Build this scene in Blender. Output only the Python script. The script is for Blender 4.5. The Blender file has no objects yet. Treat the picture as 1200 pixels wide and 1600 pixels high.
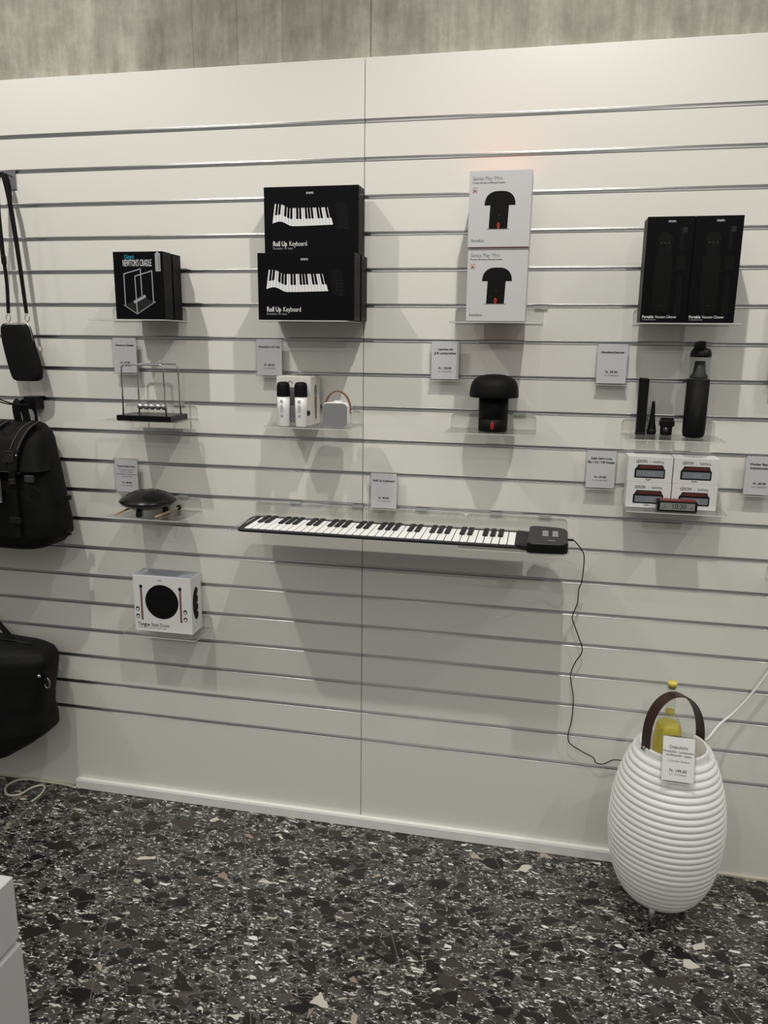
import bpy, bmesh, math, random
from mathutils import Vector, Matrix, noise
random.seed(7)
sc = bpy.context.scene
COL = sc.collection
PI = math.pi

# ------------------------------------------------------------------ camera, world, lights
cam = bpy.data.objects.new('camera', bpy.data.cameras.new('camera'))
COL.objects.link(cam)
R = Matrix(((0.9791916, -0.0550497, 0.19532879), (0.20259761, 0.20945468, -0.95659968), (0.01174799, 0.97626752, 0.2162492)))
cam.matrix_world = Matrix.Translation((0, -2.2764, 1.6154)) @ R.to_4x4()
cam.data.sensor_fit = 'VERTICAL'
cam.data.sensor_height = 36
cam.data.lens = 1199.15 * 36 / 1600
cam.data.clip_start = .02
sc.camera = cam
sc.view_settings.view_transform = 'Standard'
sc.view_settings.look = 'None'
sc.view_settings.gamma = 1
sc.view_settings.use_curve_mapping = False
sc.view_settings.exposure = -0.04

w = bpy.data.worlds.new('shop_ambient'); sc.world = w
w.use_nodes = True
wt = w.node_tree; bgn = wt.nodes['Background']
wtc = wt.nodes.new('ShaderNodeTexCoord'); wsp = wt.nodes.new('ShaderNodeSeparateXYZ'); wcr = wt.nodes.new('ShaderNodeValToRGB')
wmr = wt.nodes.new('ShaderNodeMapRange'); wmr.inputs[1].default_value = -1; wmr.inputs[2].default_value = 1
wt.links.new(wtc.outputs['Generated'], wsp.inputs[0]); wt.links.new(wsp.outputs[2], wmr.inputs[0]); wt.links.new(wmr.outputs[0], wcr.inputs[0]); wt.links.new(wcr.outputs[0], bgn.inputs[0])
we = wcr.color_ramp.elements
we[0].position = .42; we[0].color = (.10, .10, .095, 1); we[1].position = .85; we[1].color = (.75, .74, .68, 1)
q_ = we.new(.6); q_.color = (.30, .30, .28, 1)
bgn.inputs[1].default_value = .80

def spot(x, y, z, tx, ty, tz, power, size=102, col=(1, .963, .88), rad=.022):
    l = bpy.data.lights.new('ceiling_spot', 'SPOT')
    l.energy = power; l.spot_size = math.radians(size); l.spot_blend = 1; l.color = col; l.shadow_soft_size = rad
    o = bpy.data.objects.new('ceiling_spot', l); COL.objects.link(o)
    o.location = (x, y, z)
    o.rotation_euler = (Vector((tx, ty, tz)) - Vector((x, y, z))).to_track_quat('-Z', 'Y').to_euler()
spot(-1.50, -1.05, 3.25, -1.55, 0, 1.45, 88)
spot(.035, -1.05, 3.25, .035, 0, 1.45, 90)
spot(1.72, -1.05, 3.25, 1.72, 0, 1.4, 74)
spot(-3.1, -1.05, 3.25, -3.1, 0, 1.45, 60)
spot(-.9, -3.3, 3.25, -.8, -.2, .2, 40, 70)
spot(.9, -3.3, 3.25, .6, -.2, .2, 40, 70)

# ------------------------------------------------------------------ materials
def mat(name, color, rough=.5, metal=0, spec=.5, coat=0, sss=0):
    m = bpy.data.materials.new(name); m.use_nodes = True
    b = m.node_tree.nodes['Principled BSDF']
    b.inputs['Base Color'].default_value = (*color, 1)
    b.inputs['Roughness'].default_value = rough
    b.inputs['Metallic'].default_value = metal
    b.inputs['Specular IOR Level'].default_value = spec
    b.inputs['Coat Weight'].default_value = coat
    if sss:
        b.inputs['Subsurface Weight'].default_value = sss
        b.inputs['Subsurface Radius'].default_value = (.02, .018, .015)
    return m
def N(m, t): return m.node_tree.nodes.new(t)
def L(m, a, b): m.node_tree.links.new(a, b)
def bump(m, scale, strength, dist=.001, detail=4, stretch=None):
    b = m.node_tree.nodes['Principled BSDF']
    tc = N(m, 'ShaderNodeTexCoord'); n = N(m, 'ShaderNodeTexNoise'); bp = N(m, 'ShaderNodeBump')
    n.inputs['Scale'].default_value = scale; n.inputs['Detail'].default_value = detail
    bp.inputs['Strength'].default_value = strength; bp.inputs['Distance'].default_value = dist
    if stretch:
        mp = N(m, 'ShaderNodeMapping'); mp.inputs['Scale'].default_value = stretch
        L(m, tc.outputs['Object'], mp.inputs[0]); L(m, mp.outputs[0], n.inputs['Vector'])
    else: L(m, tc.outputs['Object'], n.inputs['Vector'])
    L(m, n.outputs[0], bp.inputs['Height']); L(m, bp.outputs[0], b.inputs['Normal'])
    return m
def clear(name, color, gloss=.05, edge=None, ior=1.49):
    """thin acrylic or glass: passes light straight through, mirrors by fresnel; edge = share of diffuse mixed in, whitish by default"""
    m = bpy.data.materials.new(name); m.use_nodes = True
    nt = m.node_tree; nt.nodes.clear()
    out = N(m, 'ShaderNodeOutputMaterial'); tr = N(m, 'ShaderNodeBsdfTransparent'); gl = N(m, 'ShaderNodeBsdfGlossy')
    lw = N(m, 'ShaderNodeLayerWeight'); lw.inputs['Blend'].default_value = .5; pw = N(m, 'ShaderNodeMath'); pw.operation = 'POWER'; pw.inputs[1].default_value = 5; fr = N(m, 'ShaderNodeMath'); fr.operation = 'MULTIPLY_ADD'; fr.inputs[1].default_value = .9; fr.inputs[2].default_value = .035; mx = N(m, 'ShaderNodeMixShader')
    tr.inputs[0].default_value = (*color, 1); gl.inputs['Roughness'].default_value = gloss
    L(m, lw.outputs['Facing'], pw.inputs[0]); L(m, pw.outputs[0], fr.inputs[0])
    L(m, fr.outputs[0], mx.inputs[0]); L(m, gl.outputs[0], mx.inputs[2])
    if edge:
        df = N(m, 'ShaderNodeBsdfDiffuse'); df.inputs[0].default_value = (.75, .78, .75, 1)
        m2 = N(m, 'ShaderNodeMixShader'); m2.inputs[0].default_value = edge
        L(m, tr.outputs[0], m2.inputs[1]); L(m, df.outputs[0], m2.inputs[2]); L(m, m2.outputs[0], mx.inputs[1])
    else: L(m, tr.outputs[0], mx.inputs[1])
    L(m, mx.outputs[0], out.inputs[0])
    return m

M = {}
M['panel'] = bump(mat('white_laminate', (.76, .75, .715), .42, spec=.35), 900, .05, .0004)
M['alu'] = mat('groove_aluminium', (.62, .615, .61), .3, 1)
M['trim'] = mat('white_trim', (.84, .84, .82), .4)
M['joint'] = mat('floor_joint_strip', (.2, .19, .16), .6)
M['sealant'] = mat('pale_sealant', (.6, .57, .45), .6)
M['acryl'] = clear('acrylic_face', (.972, .975, .97), .04)
M['acryl_edge'] = clear('acrylic_edge', (.90, .92, .91), .10, .5)
M['acryl_edge'].node_tree.nodes['Diffuse BSDF'].inputs[0].default_value = (.95, .96, .95, 1)  # near-white diffuse paints glints and piped light into the acrylic edges
M['clip'] = clear('acrylic_clip', (.6, .62, .6), .1, .45)
M['paper'] = mat('tag_card', (.74, .74, .79), .6)
M['paper_white'] = mat('tag_card_white', (.88, .88, .9), .6)
M['ink'] = mat('black_ink', (.015, .015, .018), .6)
M['ink_grey'] = mat('grey_ink', (.16, .16, .17), .6)
M['white_ink'] = mat('white_ink', (.78, .78, .8), .5)
M['blackbox'] = mat('black_carton', (.004, .004, .005), .42, spec=.1)
M['blackbox2'] = mat('black_carton_print', (.007, .007, .008), .5, spec=.1)
M['blackbox3'] = mat('black_carton_faint', (.022, .022, .023), .5, spec=.15)
M['whitebox'] = mat('white_carton', (.76, .755, .76), .42)
M['lilacbox'] = mat('lilac_white_carton', (.60, .595, .62), .42)
M['creambox'] = mat('cream_carton', (.70, .675, .63), .45)
M['redside'] = mat('coral_carton_side', (.95, .16, .04), .5)
M['greyprint'] = mat('grey_print', (.35, .36, .39), .45)
M['greydark'] = mat('dark_grey_print', (.17, .18, .21), .4)
M['greytop'] = mat('blue_grey_print', (.27, .29, .34), .4)
M['blue'] = mat('blue_ink', (.02, .28, .42), .5)
M['brownprint'] = mat('brown_print', (.19, .10, .085), .5)
M['redprint'] = mat('dark_red_print', (.10, .018, .016), .5)
M['redpad'] = mat('red_rubber_pad', (.17, .025, .022), .5)
M['red'] = mat('red_button', (.62, .025, .015), .4)
M['chrome'] = mat('chrome', (.75, .75, .77), .12, 1)
M['silver'] = mat('silver_button', (.62, .62, .63), .3, .3)
M['steel'] = mat('brushed_steel', (.5, .5, .5), .3, 1)
M['blackgloss'] = mat('black_gloss', (.004, .004, .004), .25, spec=.3)
M['blackplastic'] = mat('black_plastic', (.004, .004, .0045), .38, spec=.3)
M['blackmatte'] = mat('black_matte', (.004, .004, .0045), .6, spec=.16)
M['rubber'] = mat('black_rubber', (.008, .008, .009), .5, spec=.3)
M['keywhite'] = mat('white_silicone', (.9, .9, .9), .45)
M['whiteplastic'] = mat('white_plastic', (.82, .82, .83), .3)
M['lampwhite'] = mat('translucent_white_plastic', (.93, .93, .935), .34, sss=.25)
M['grille'] = bump(mat('grey_grille', (.22, .225, .235), .6), 1500, .5, .0006)
M['tan'] = mat('tan_leather', (.22, .075, .035), .45)
M['brown'] = bump(mat('brown_leather', (.034, .013, .010), .42), 600, .25, .0005)
M['wood'] = mat('pale_wood', (.62, .40, .22), .5)
M['drum'] = mat('black_enamel_steel', (.004, .004, .0045), .27, 0, spec=.32)
M['nylon'] = bump(mat('black_nylon', (.0045, .0045, .005), .7, spec=.18), 40, .25, .006)
M['leather'] = bump(mat('black_leather', (.004, .004, .0045), .6, spec=.2), 14, .25, .012, 3)
M['strap'] = mat('black_webbing', (.004, .004, .0045), .7, spec=.2)
M['stitch'] = mat('brown_stitching', (.13, .11, .075), .6)
M['patch'] = mat('leather_patch', (.018, .014, .01), .5)
M['greyleather'] = mat('grey_leather_tab', (.035, .032, .028), .6)
M['cream_cable'] = mat('cream_cable', (.66, .66, .55), .4)
M['white_cable'] = mat('white_cable', (.8, .8, .78), .4)
M['plinth'] = mat('white_lacquer', (.74, .75, .77), .35)
M['lcd'] = mat('lcd_grey', (.24, .25, .23), .25)
M['lcdprint'] = mat('lcd_print', (.2, .22, .25), .35)
M['glass'] = clear('bottle_glass', (.93, .95, .93), .02, ior=1.5)
M['wine'] = clear('yellow_liquid', (.97, .90, .42), .03, .38, ior=1.33)
M['wine'].node_tree.nodes['Diffuse BSDF'].inputs[0].default_value = (.95, .80, .14, 1)
M['yellow'] = mat('yellow_stopper', (.72, .6, .1), .3)
M['smoke'] = clear('smoked_cup', (.86, .87, .88), .03)
M['filter'] = mat('dark_filter', (.010, .012, .012), .5)

def concrete():
    m = mat('board_marked_concrete', (.3, .3, .28), .85); b = m.node_tree.nodes['Principled BSDF']
    tc = N(m, 'ShaderNodeTexCoord'); mp = N(m, 'ShaderNodeMapping'); mp.inputs['Scale'].default_value = (9, 1, 1.4)
    L(m, tc.outputs['Object'], mp.inputs[0])
    n1 = N(m, 'ShaderNodeTexNoise'); n1.inputs['Scale'].default_value = 2.2; n1.inputs['Detail'].default_value = 10; n1.inputs['Roughness'].default_value = .7
    L(m, mp.outputs[0], n1.inputs['Vector'])
    n2 = N(m, 'ShaderNodeTexNoise'); n2.inputs['Scale'].default_value = 9; n2.inputs['Detail'].default_value = 12; n2.inputs['Roughness'].default_value = .75
    L(m, tc.outputs['Object'], n2.inputs['Vector'])
    mx = N(m, 'ShaderNodeMix'); mx.data_type = 'FLOAT'; mx.inputs[0].default_value = .5
    L(m, n1.outputs[0], mx.inputs[2]); L(m, n2.outputs[0], mx.inputs[3])
    cr = N(m, 'ShaderNodeValToRGB'); e = cr.color_ramp.elements
    e[0].position = .3; e[0].color = (.15, .142, .12, 1); e[1].position = .68; e[1].color = (.50, .475, .42, 1)
    k = cr.color_ramp.elements.new(.5); k.color = (.31, .295, .255, 1)
    L(m, mx.outputs[0], cr.inputs[0])
    # pores
    v = N(m, 'ShaderNodeTexVoronoi'); v.inputs['Scale'].default_value = 11; L(m, tc.outputs['Object'], v.inputs['Vector'])
    lt = N(m, 'ShaderNodeMath'); lt.operation = 'LESS_THAN'; lt.inputs[1].default_value = .05; L(m, v.outputs['Distance'], lt.inputs[0])
    sp = N(m, 'ShaderNodeSeparateColor'); L(m, v.outputs['Color'], sp.inputs[0])
    g = N(m, 'ShaderNodeMath'); g.operation = 'GREATER_THAN'; g.inputs[1].default_value = .72; L(m, sp.outputs[0], g.inputs[0])
    mu = N(m, 'ShaderNodeMath'); mu.operation = 'MULTIPLY'; L(m, lt.outputs[0], mu.inputs[0]); L(m, g.outputs[0], mu.inputs[1])
    m2 = N(m, 'ShaderNodeMix'); m2.data_type = 'RGBA'; L(m, mu.outputs[0], m2.inputs[0]); L(m, cr.outputs[0], m2.inputs[6]); m2.inputs[7].default_value = (.03, .03, .028, 1)
    L(m, m2.outputs[2], b.inputs['Base Color'])
    bp = N(m, 'ShaderNodeBump'); bp.inputs['Strength'].default_value = .4; bp.inputs['Distance'].default_value = .004
    L(m, mx.outputs[0], bp.inputs['Height']); L(m, bp.outputs[0], b.inputs['Normal'])
    return m

def terrazzo():
    m = mat('dark_terrazzo', (.05, .05, .05), .3, spec=.45); b = m.node_tree.nodes['Principled BSDF']
    tc = N(m, 'ShaderNodeTexCoord')
    def mapping(rot, scale, loc=(0, 0, 0)):
        mp = N(m, 'ShaderNodeMapping'); mp.inputs['Rotation'].default_value = (0, 0, rot); mp.inputs['Scale'].default_value = scale; mp.inputs['Location'].default_value = loc
        return mp
    nz = N(m, 'ShaderNodeTexNoise'); nz.inputs['Scale'].default_value = 26; nz.inputs['Detail'].default_value = 3
    L(m, tc.outputs['Object'], nz.inputs['Vector'])
    sub = N(m, 'ShaderNodeVectorMath'); sub.operation = 'SUBTRACT'; sub.inputs[1].default_value = (.5, .5, .5); L(m, nz.outputs['Color'], sub.inputs[0])
    scl = N(m, 'ShaderNodeVectorMath'); scl.operation = 'SCALE'; scl.inputs['Scale'].default_value = .022; L(m, sub.outputs[0], scl.inputs[0])
    add = N(m, 'ShaderNodeVectorMath'); add.operation = 'ADD'; L(m, tc.outputs['Object'], add.inputs[0]); L(m, scl.outputs[0], add.inputs[1])
    def chips(scale, rot, stretch, pick, size, ramp, loc=(0, 0, 0), edge=.03):
        """angular chips: returns (colour, mask)"""
        mp = mapping(rot, stretch, loc); L(m, add.outputs[0], mp.inputs[0])
        v = N(m, 'ShaderNodeTexVoronoi'); v.feature = 'F1'; v.inputs['Scale'].default_value = scale; v.inputs['Randomness'].default_value = 1
        v.voronoi_dimensions = '2D'; L(m, mp.outputs[0], v.inputs['Vector'])
        ve = N(m, 'ShaderNodeTexVoronoi'); ve.feature = 'DISTANCE_TO_EDGE'; ve.inputs['Scale'].default_value = scale
        ve.voronoi_dimensions = '2D'; L(m, mp.outputs[0], ve.inputs['Vector'])
        s = N(m, 'ShaderNodeSeparateColor'); L(m, v.outputs['Color'], s.inputs[0])
        p = N(m, 'ShaderNodeMath'); p.operation = 'GREATER_THAN'; p.inputs[1].default_value = 1 - pick; L(m, s.outputs[0], p.inputs[0])
        # threshold varies with cell so chips differ in size
        th = N(m, 'ShaderNodeMath'); th.operation = 'MULTIPLY_ADD'; th.inputs[1].default_value = size; th.inputs[2].default_value = edge; L(m, s.outputs[1], th.inputs[0])
        e = N(m, 'ShaderNodeMath'); e.operation = 'GREATER_THAN'; L(m, ve.outputs['Distance'], e.inputs[0]); L(m, th.outputs[0], e.inputs[1])
        k = N(m, 'ShaderNodeMath'); k.operation = 'MULTIPLY'; L(m, p.outputs[0], k.inputs[0]); L(m, e.outputs[0], k.inputs[1])
        cr = N(m, 'ShaderNodeValToRGB'); cr.color_ramp.interpolation = 'CONSTANT'
        els = cr.color_ramp.elements
        for i, (pos, c) in enumerate(ramp):
            el = els[i] if i < 2 else els.new(pos)
            el.position = pos; el.color = (*c, 1)
        L(m, s.outputs[2], cr.inputs[0])
        return cr.outputs[0], k.outputs[0]
    def over(base, top):
        x = N(m, 'ShaderNodeMix'); x.data_type = 'RGBA'
        L(m, top[1], x.inputs[0]); L(m, base, x.inputs[6]); L(m, top[0], x.inputs[7])
        return x.outputs[2]
    # matrix: fine multi tone speckle
    nf = N(m, 'ShaderNodeTexNoise'); nf.inputs['Scale'].default_value = 210; nf.inputs['Detail'].default_value = 6; nf.inputs['Roughness'].default_value = .75
    L(m, tc.outputs['Object'], nf.inputs['Vector'])
    cf = N(m, 'ShaderNodeValToRGB'); e = cf.color_ramp.elements
    e[0].position = .34; e[0].color = (.022, .021, .020, 1); e[1].position = .72; e[1].color = (.24, .23, .21, 1)
    q = e.new(.5); q.color = (.068, .064, .06, 1)
    L(m, nf.outputs[0], cf.inputs[0])
    c = cf.outputs[0]
    d = [(0, (.018, .017, .016)), (.3, (.05, .045, .04)), (.5, (.012, .011, .011)), (.75, (.08, .072, .064)), (.9, (.035, .028, .024))]
    c = over(c, chips(110, .3, (1, 1.5, 1), .55, .12, [(0, (.02, .02, .019)), (.35, (.09, .085, .08)), (.6, (.04, .038, .035)), (.85, (.16, .15, .14))]))
    c = over(c, chips(75, -.5, (1, 2.2, 1), .17, .25, [(0, (.55, .54, .5)), (.4, (.32, .30, .27)), (.7, (.75, .74, .72))], (3, 1, 0), .06))
    c = over(c, chips(170, .1, (1, 2.0, 1), .13, .2, [(0, (.7, .7, .67)), (.5, (.35, .33, .3)), (.8, (.85, .85, .84))], (1, 6, 0), .04))
    c = over(c, chips(42, .55, (1, 1.7, 1), .5, .16, d, (5, 2, 0), .05))
    c = over(c, chips(34, -.2, (1, 2.6, 1), .06, .22, [(0, (.75, .74, .70)), (.5, (.5, .47, .4)), (.8, (.8, .8, .8))], (9, 4, 0), .1))
    c = over(c, chips(22, .9, (1, 1.5, 1), .36, .14, d, (2, 7, 0), .09))
    c = over(c, chips(12.5, .35, (1, 1.45, 1), .20, .12, [(0, (.010, .0095, .009)), (.35, (.022, .019, .017)), (.6, (.05, .043, .037)), (.85, (.014, .013, .013))], (4, 3, 0), .15))
    c = over(c, chips(16, 1.5, (1, 1.6, 1), .035, .12, [(0, (.42, .36, .28)), (.4, (.6, .57, .5)), (.7, (.3, .23, .18))], (8, 8, 0), .17))
    # white veins through the dark chips
    nv = N(m, 'ShaderNodeTexVoronoi'); nv.feature = 'DISTANCE_TO_EDGE'; nv.voronoi_dimensions = '2D'; nv.inputs['Scale'].default_value = 30
    mpv = mapping(.7, (1, 2.4, 1), (1, 1, 0)); L(m, add.outputs[0], mpv.inputs[0]); L(m, mpv.outputs[0], nv.inputs['Vector'])
    lv = N(m, 'ShaderNodeMath'); lv.operation = 'LESS_THAN'; lv.inputs[1].default_value = .02; L(m, nv.outputs['Distance'], lv.inputs[0])
    nm = N(m, 'ShaderNodeTexNoise'); nm.inputs['Scale'].default_value = 19; L(m, tc.outputs['Object'], nm.inputs['Vector'])
    gm = N(m, 'ShaderNodeMath'); gm.operation = 'GREATER_THAN'; gm.inputs[1].default_value = .6; L(m, nm.outputs[0], gm.inputs[0])
    mm = N(m, 'ShaderNodeMath'); mm.operation = 'MULTIPLY'; L(m, lv.outputs[0], mm.inputs[0]); L(m, gm.outputs[0], mm.inputs[1])
    xv = N(m, 'ShaderNodeMix'); xv.data_type = 'RGBA'; L(m, mm.outputs[0], xv.inputs[0]); L(m, c, xv.inputs[6]); xv.inputs[7].default_value = (.55, .54, .52, 1)
    c = xv.outputs[2]
    # tile joints, 39 cm squares turned 22.8 degrees
    a = math.radians(22.8); S = .393
    mj = N(m, 'ShaderNodeMapping'); mj.vector_type = 'TEXTURE'
    mj.inputs['Location'].default_value = (-.083, -.05, 0); mj.inputs['Rotation'].default_value = (0, 0, a); mj.inputs['Scale'].default_value = (S, S, 1)
    L(m, tc.outputs['Object'], mj.inputs[0])
    sx = N(m, 'ShaderNodeSeparateXYZ'); L(m, mj.outputs[0], sx.inputs[0])
    outs = []
    for i in (0, 1):
        ad = N(m, 'ShaderNodeMath'); ad.operation = 'ADD'; ad.inputs[1].default_value = 100.5; L(m, sx.outputs[i], ad.inputs[0])
        fr = N(m, 'ShaderNodeMath'); fr.operation = 'FRACT'; L(m, ad.outputs[0], fr.inputs[0])
        sb = N(m, 'ShaderNodeMath'); sb.operation = 'SUBTRACT'; sb.inputs[1].default_value = .5; L(m, fr.outputs[0], sb.inputs[0])
        ab = N(m, 'ShaderNodeMath'); ab.operation = 'ABSOLUTE'; L(m, sb.outputs[0], ab.inputs[0]); outs.append(ab.outputs[0])
    mn = N(m, 'ShaderNodeMath'); mn.operation = 'MINIMUM'; L(m, outs[0], mn.inputs[0]); L(m, outs[1], mn.inputs[1])
    lj = N(m, 'ShaderNodeMath'); lj.operation = 'LESS_THAN'; lj.inputs[1].default_value = .0034; L(m, mn.outputs[0], lj.inputs[0])
    fj = N(m, 'ShaderNodeMath'); fj.operation = 'MULTIPLY'; fj.inputs[1].default_value = .75; L(m, lj.outputs[0], fj.inputs[0])
    xj = N(m, 'ShaderNodeMix'); xj.data_type = 'RGBA'; L(m, fj.outputs[0], xj.inputs[0]); L(m, c, xj.inputs[6]); xj.inputs[7].default_value = (.16, .145, .115, 1)
    L(m, xj.outputs[2], b.inputs['Base Color'])
    return m
M['concrete'] = concrete(); M['terrazzo'] = terrazzo()

# ------------------------------------------------------------------ mesh helpers
class MB:
    def __init__(s): s.v = []; s.f = []; s.m = []; s.sm = []
    def add(s, vs, fs, mi=0, smooth=False):
        o = len(s.v); s.v += [tuple(v) for v in vs]
        for f in fs: s.f.append(tuple(i + o for i in f)); s.m.append(mi); s.sm.append(smooth)
        return s
    def box(s, x0, x1, y0, y1, z0, z1, mi=0):
        vs = [(x, y, z) for x in (x0, x1) for y in (y0, y1) for z in (z0, z1)]
        return s.add(vs, [(0, 1, 3, 2), (4, 6, 7, 5), (0, 4, 5, 1), (2, 3, 7, 6), (0, 2, 6, 4), (1, 5, 7, 3)], mi)
    def lathe(s, prof, c=(0, 0), n=40, mi=0, smooth=True, capb=True, capt=True):
        vs = []; fs = []
        for r, z in prof:
            for i in range(n):
                t = 2 * PI * i / n; vs.append((c[0] + r * math.cos(t), c[1] + r * math.sin(t), z))
        for k in range(len(prof) - 1):
            for i in range(n):
                j = (i + 1) % n; fs.append((k * n + i, k * n + j, (k + 1) * n + j, (k + 1) * n + i))
        s.add(vs, fs, mi, smooth); o = len(s.v) - len(vs)
        if capb and prof[0][0] > 1e-6: s.f.append(tuple(o + i for i in reversed(range(n)))); s.m.append(mi); s.sm.append(False)
        if capt and prof[-1][0] > 1e-6: s.f.append(tuple(o + (len(prof) - 1) * n + i for i in range(n))); s.m.append(mi); s.sm.append(False)
        return s
    def tube(s, pts, r, n=8, mi=0, closed=False, r2=None):
        P = [Vector(p) for p in pts]; k = len(P); vs = []; up = None
        for i, p in enumerate(P):
            a = P[i - 1] if (i > 0 or closed) else P[i]; b = P[(i + 1) % k] if (i < k - 1 or closed) else P[i]
            t = (b - a).normalized()
            if up is None: up = t.orthogonal().normalized()
            up = (up - t * up.dot(t)).normalized(); sd = t.cross(up)
            rr = r if r2 is None else r + (r2 - r) * i / (k - 1)
            for j in range(n):
                q = 2 * PI * j / n; vs.append(p + (up * math.cos(q) + sd * math.sin(q)) * rr)
        fs = []
        for i in range(k if closed else k - 1):
            for j in range(n):
                a = i * n + j; b = i * n + (j + 1) % n; i2 = ((i + 1) % k) * n
                fs.append((a, b, i2 + (j + 1) % n, i2 + j))
        if not closed: fs += [tuple(reversed(range(n))), tuple((k - 1) * n + j for j in range(n))]
        return s.add(vs, fs, mi, True)
    def ribbon(s, pts, wd, width, th, mi=0):
        """flat strap following pts, its width along wd, its thickness across"""
        P = [Vector(p) for p in pts]; k = len(P); vs = []; W = Vector(wd).normalized()
        for i, p in enumerate(P):
            t = (P[min(i + 1, k - 1)] - P[max(i - 1, 0)]).normalized(); w_ = (W - t * W.dot(t)).normalized(); n = t.cross(w_)
            wi = width(i / (k - 1)) if callable(width) else width
            for a, b in ((-1, -1), (1, -1), (1, 1), (-1, 1)): vs.append(p + w_ * a * wi / 2 + n * b * th / 2)
        fs = [(0, 1, 2, 3), tuple(4 * (k - 1) + j for j in (3, 2, 1, 0))]
        for i in range(k - 1):
            for j in range(4): fs.append((4 * i + j, 4 * i + (j + 1) % 4, 4 * i + 4 + (j + 1) % 4, 4 * i + 4 + j))
        return s.add(vs, fs, mi)
    def prism(s, poly, y0, y1, mi=0, smooth=False):
        """outline in x,z pushed from y0 to y1"""
        n = len(poly); vs = [(x, y0, z) for x, z in poly] + [(x, y1, z) for x, z in poly]
        s.add(vs, [tuple(range(n)), tuple(reversed(range(n, 2 * n)))], mi)
        o = len(s.v) - 2 * n
        for i in range(n):
            j = (i + 1) % n; s.f.append((o + i, o + n + i, o + n + j, o + j)); s.m.append(mi); s.sm.append(smooth)
        return s
    def plate(s, poly, z0, z1, mi=0):
        """outline in x,y raised from z0 to z1"""
        n = len(poly); vs = [(x, y, z0) for x, y in poly] + [(x, y, z1) for x, y in poly]
        return s.add(vs, [tuple(reversed(range(n))), tuple(range(n, 2 * n))] + [(i, (i + 1) % n, n + (i + 1) % n, n + i) for i in range(n)], mi)
    def flat(s, poly, y, mi=0):
        return s.add([(x, y, z) for x, z in poly], [tuple(range(len(poly)))], mi)
    def line(s, pts, wdt, y, mi=0):
        for a, b in zip(pts[:-1], pts[1:]):
            A = Vector(a); B = Vector(b); d = (B - A).normalized(); n = Vector((-d.y, d.x)) * wdt / 2; e = d * wdt / 2
            s.flat([tuple(A - e - n), tuple(B + e - n), tuple(B + e + n), tuple(A - e + n)], y, mi)
        return s
    def loft(s, levels, n=48, ex=3.2, mi=0, wob=0, seed=0):
        """horizontal superellipse slices: (z, x0, x1, y0, y1)"""
        vs = []
        for z, x0, x1, y0, y1 in levels:
            for i in range(n):
                t = 2 * PI * i / n; c, q = math.cos(t), math.sin(t)
                x = (x0 + x1) / 2 + (x1 - x0) / 2 * math.copysign(abs(c) ** (2 / ex), c)
                y = (y0 + y1) / 2 + (y1 - y0) / 2 * math.copysign(abs(q) ** (2 / ex), q)
                if wob:
                    d = noise.noise(Vector((x * 9 + seed, y * 9, z * 9))) * wob; y += d * (1 if q < 0 else .2); x += d * .3
                vs.append((x, y, z))
        k = len(levels); fs = [tuple(reversed(range(n))), tuple((k - 1) * n + i for i in range(n))]
        for a in range(k - 1):
            for i in range(n):
                j = (i + 1) % n; fs.append((a * n + i, a * n + j, (a + 1) * n + j, (a + 1) * n + i))
        return s.add(vs, fs, mi, True)
    def build(s, name, mats, parent=None, bevel=0, seg=2, loc=None, auto=False):
        me = bpy.data.meshes.new(name); me.from_pydata(s.v, [], s.f)
        mats = mats if isinstance(mats, (list, tuple)) else [mats]
        for m_ in mats: me.materials.append(M[m_])
        for p, mi, sm in zip(me.polygons, s.m, s.sm): p.material_index = mi; p.use_smooth = sm
        bm = bmesh.new(); bm.from_mesh(me)
        if bevel:
            es = [e for e in bm.edges if len(e.link_faces) == 2 and e.calc_face_angle(0) > .6]
            bmesh.ops.bevel(bm, geom=es, offset=bevel, segments=seg, affect='EDGES', profile=.5, clamp_overlap=True)
        if not any(len(e.link_faces) == 1 for e in bm.edges): bmesh.ops.recalc_face_normals(bm, faces=bm.faces)
        bm.to_mesh(me); bm.free()
        o = bpy.data.objects.new(name, me); COL.objects.link(o)
        if loc: o.location = loc
        if parent: 
            o.parent = parent
        return o

def tag(o, label=None, cat=None, group=None, kind=None):
    if label: o['label'] = label
    if cat: o['category'] = cat
    if group: o['group'] = group
    if kind: o['kind'] = kind
    return o
def thing(name, label, cat, loc=(0, 0, 0), group=None, rot=(0, 0, 0)):
    o = bpy.data.objects.new(name, None); COL.objects.link(o); o.empty_display_size = .02
    o.location = loc; o.rotation_euler = rot
    return tag(o, label, cat, group)
def dup(root, loc, label, group=None):
    def cp(o, par):
        c = o.copy(); COL.objects.link(c)
        if par: c.parent = par
        for ch in o.children: cp(ch, c)
        return c
    r = cp(root, None); r.location = loc; r['label'] = label
    if group: r['group'] = group
    return r
def circ(cx, cz, r, n=28, rz=None): return [(cx + r * math.cos(2 * PI * i / n), cz + (rz or r) * math.sin(2 * PI * i / n)) for i in range(n)]
def rrect(x0, x1, z0, z1, r, n=5):
    out = []
    for cx, cz, a in ((x1 - r, z1 - r, 0), (x0 + r, z1 - r, 90), (x0 + r, z0 + r, 180), (x1 - r, z0 + r, 270)):
        for i in range(n + 1):
            t = math.radians(a + 90 * i / n); out.append((cx + r * math.cos(t), cz + r * math.sin(t)))
    return out
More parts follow.
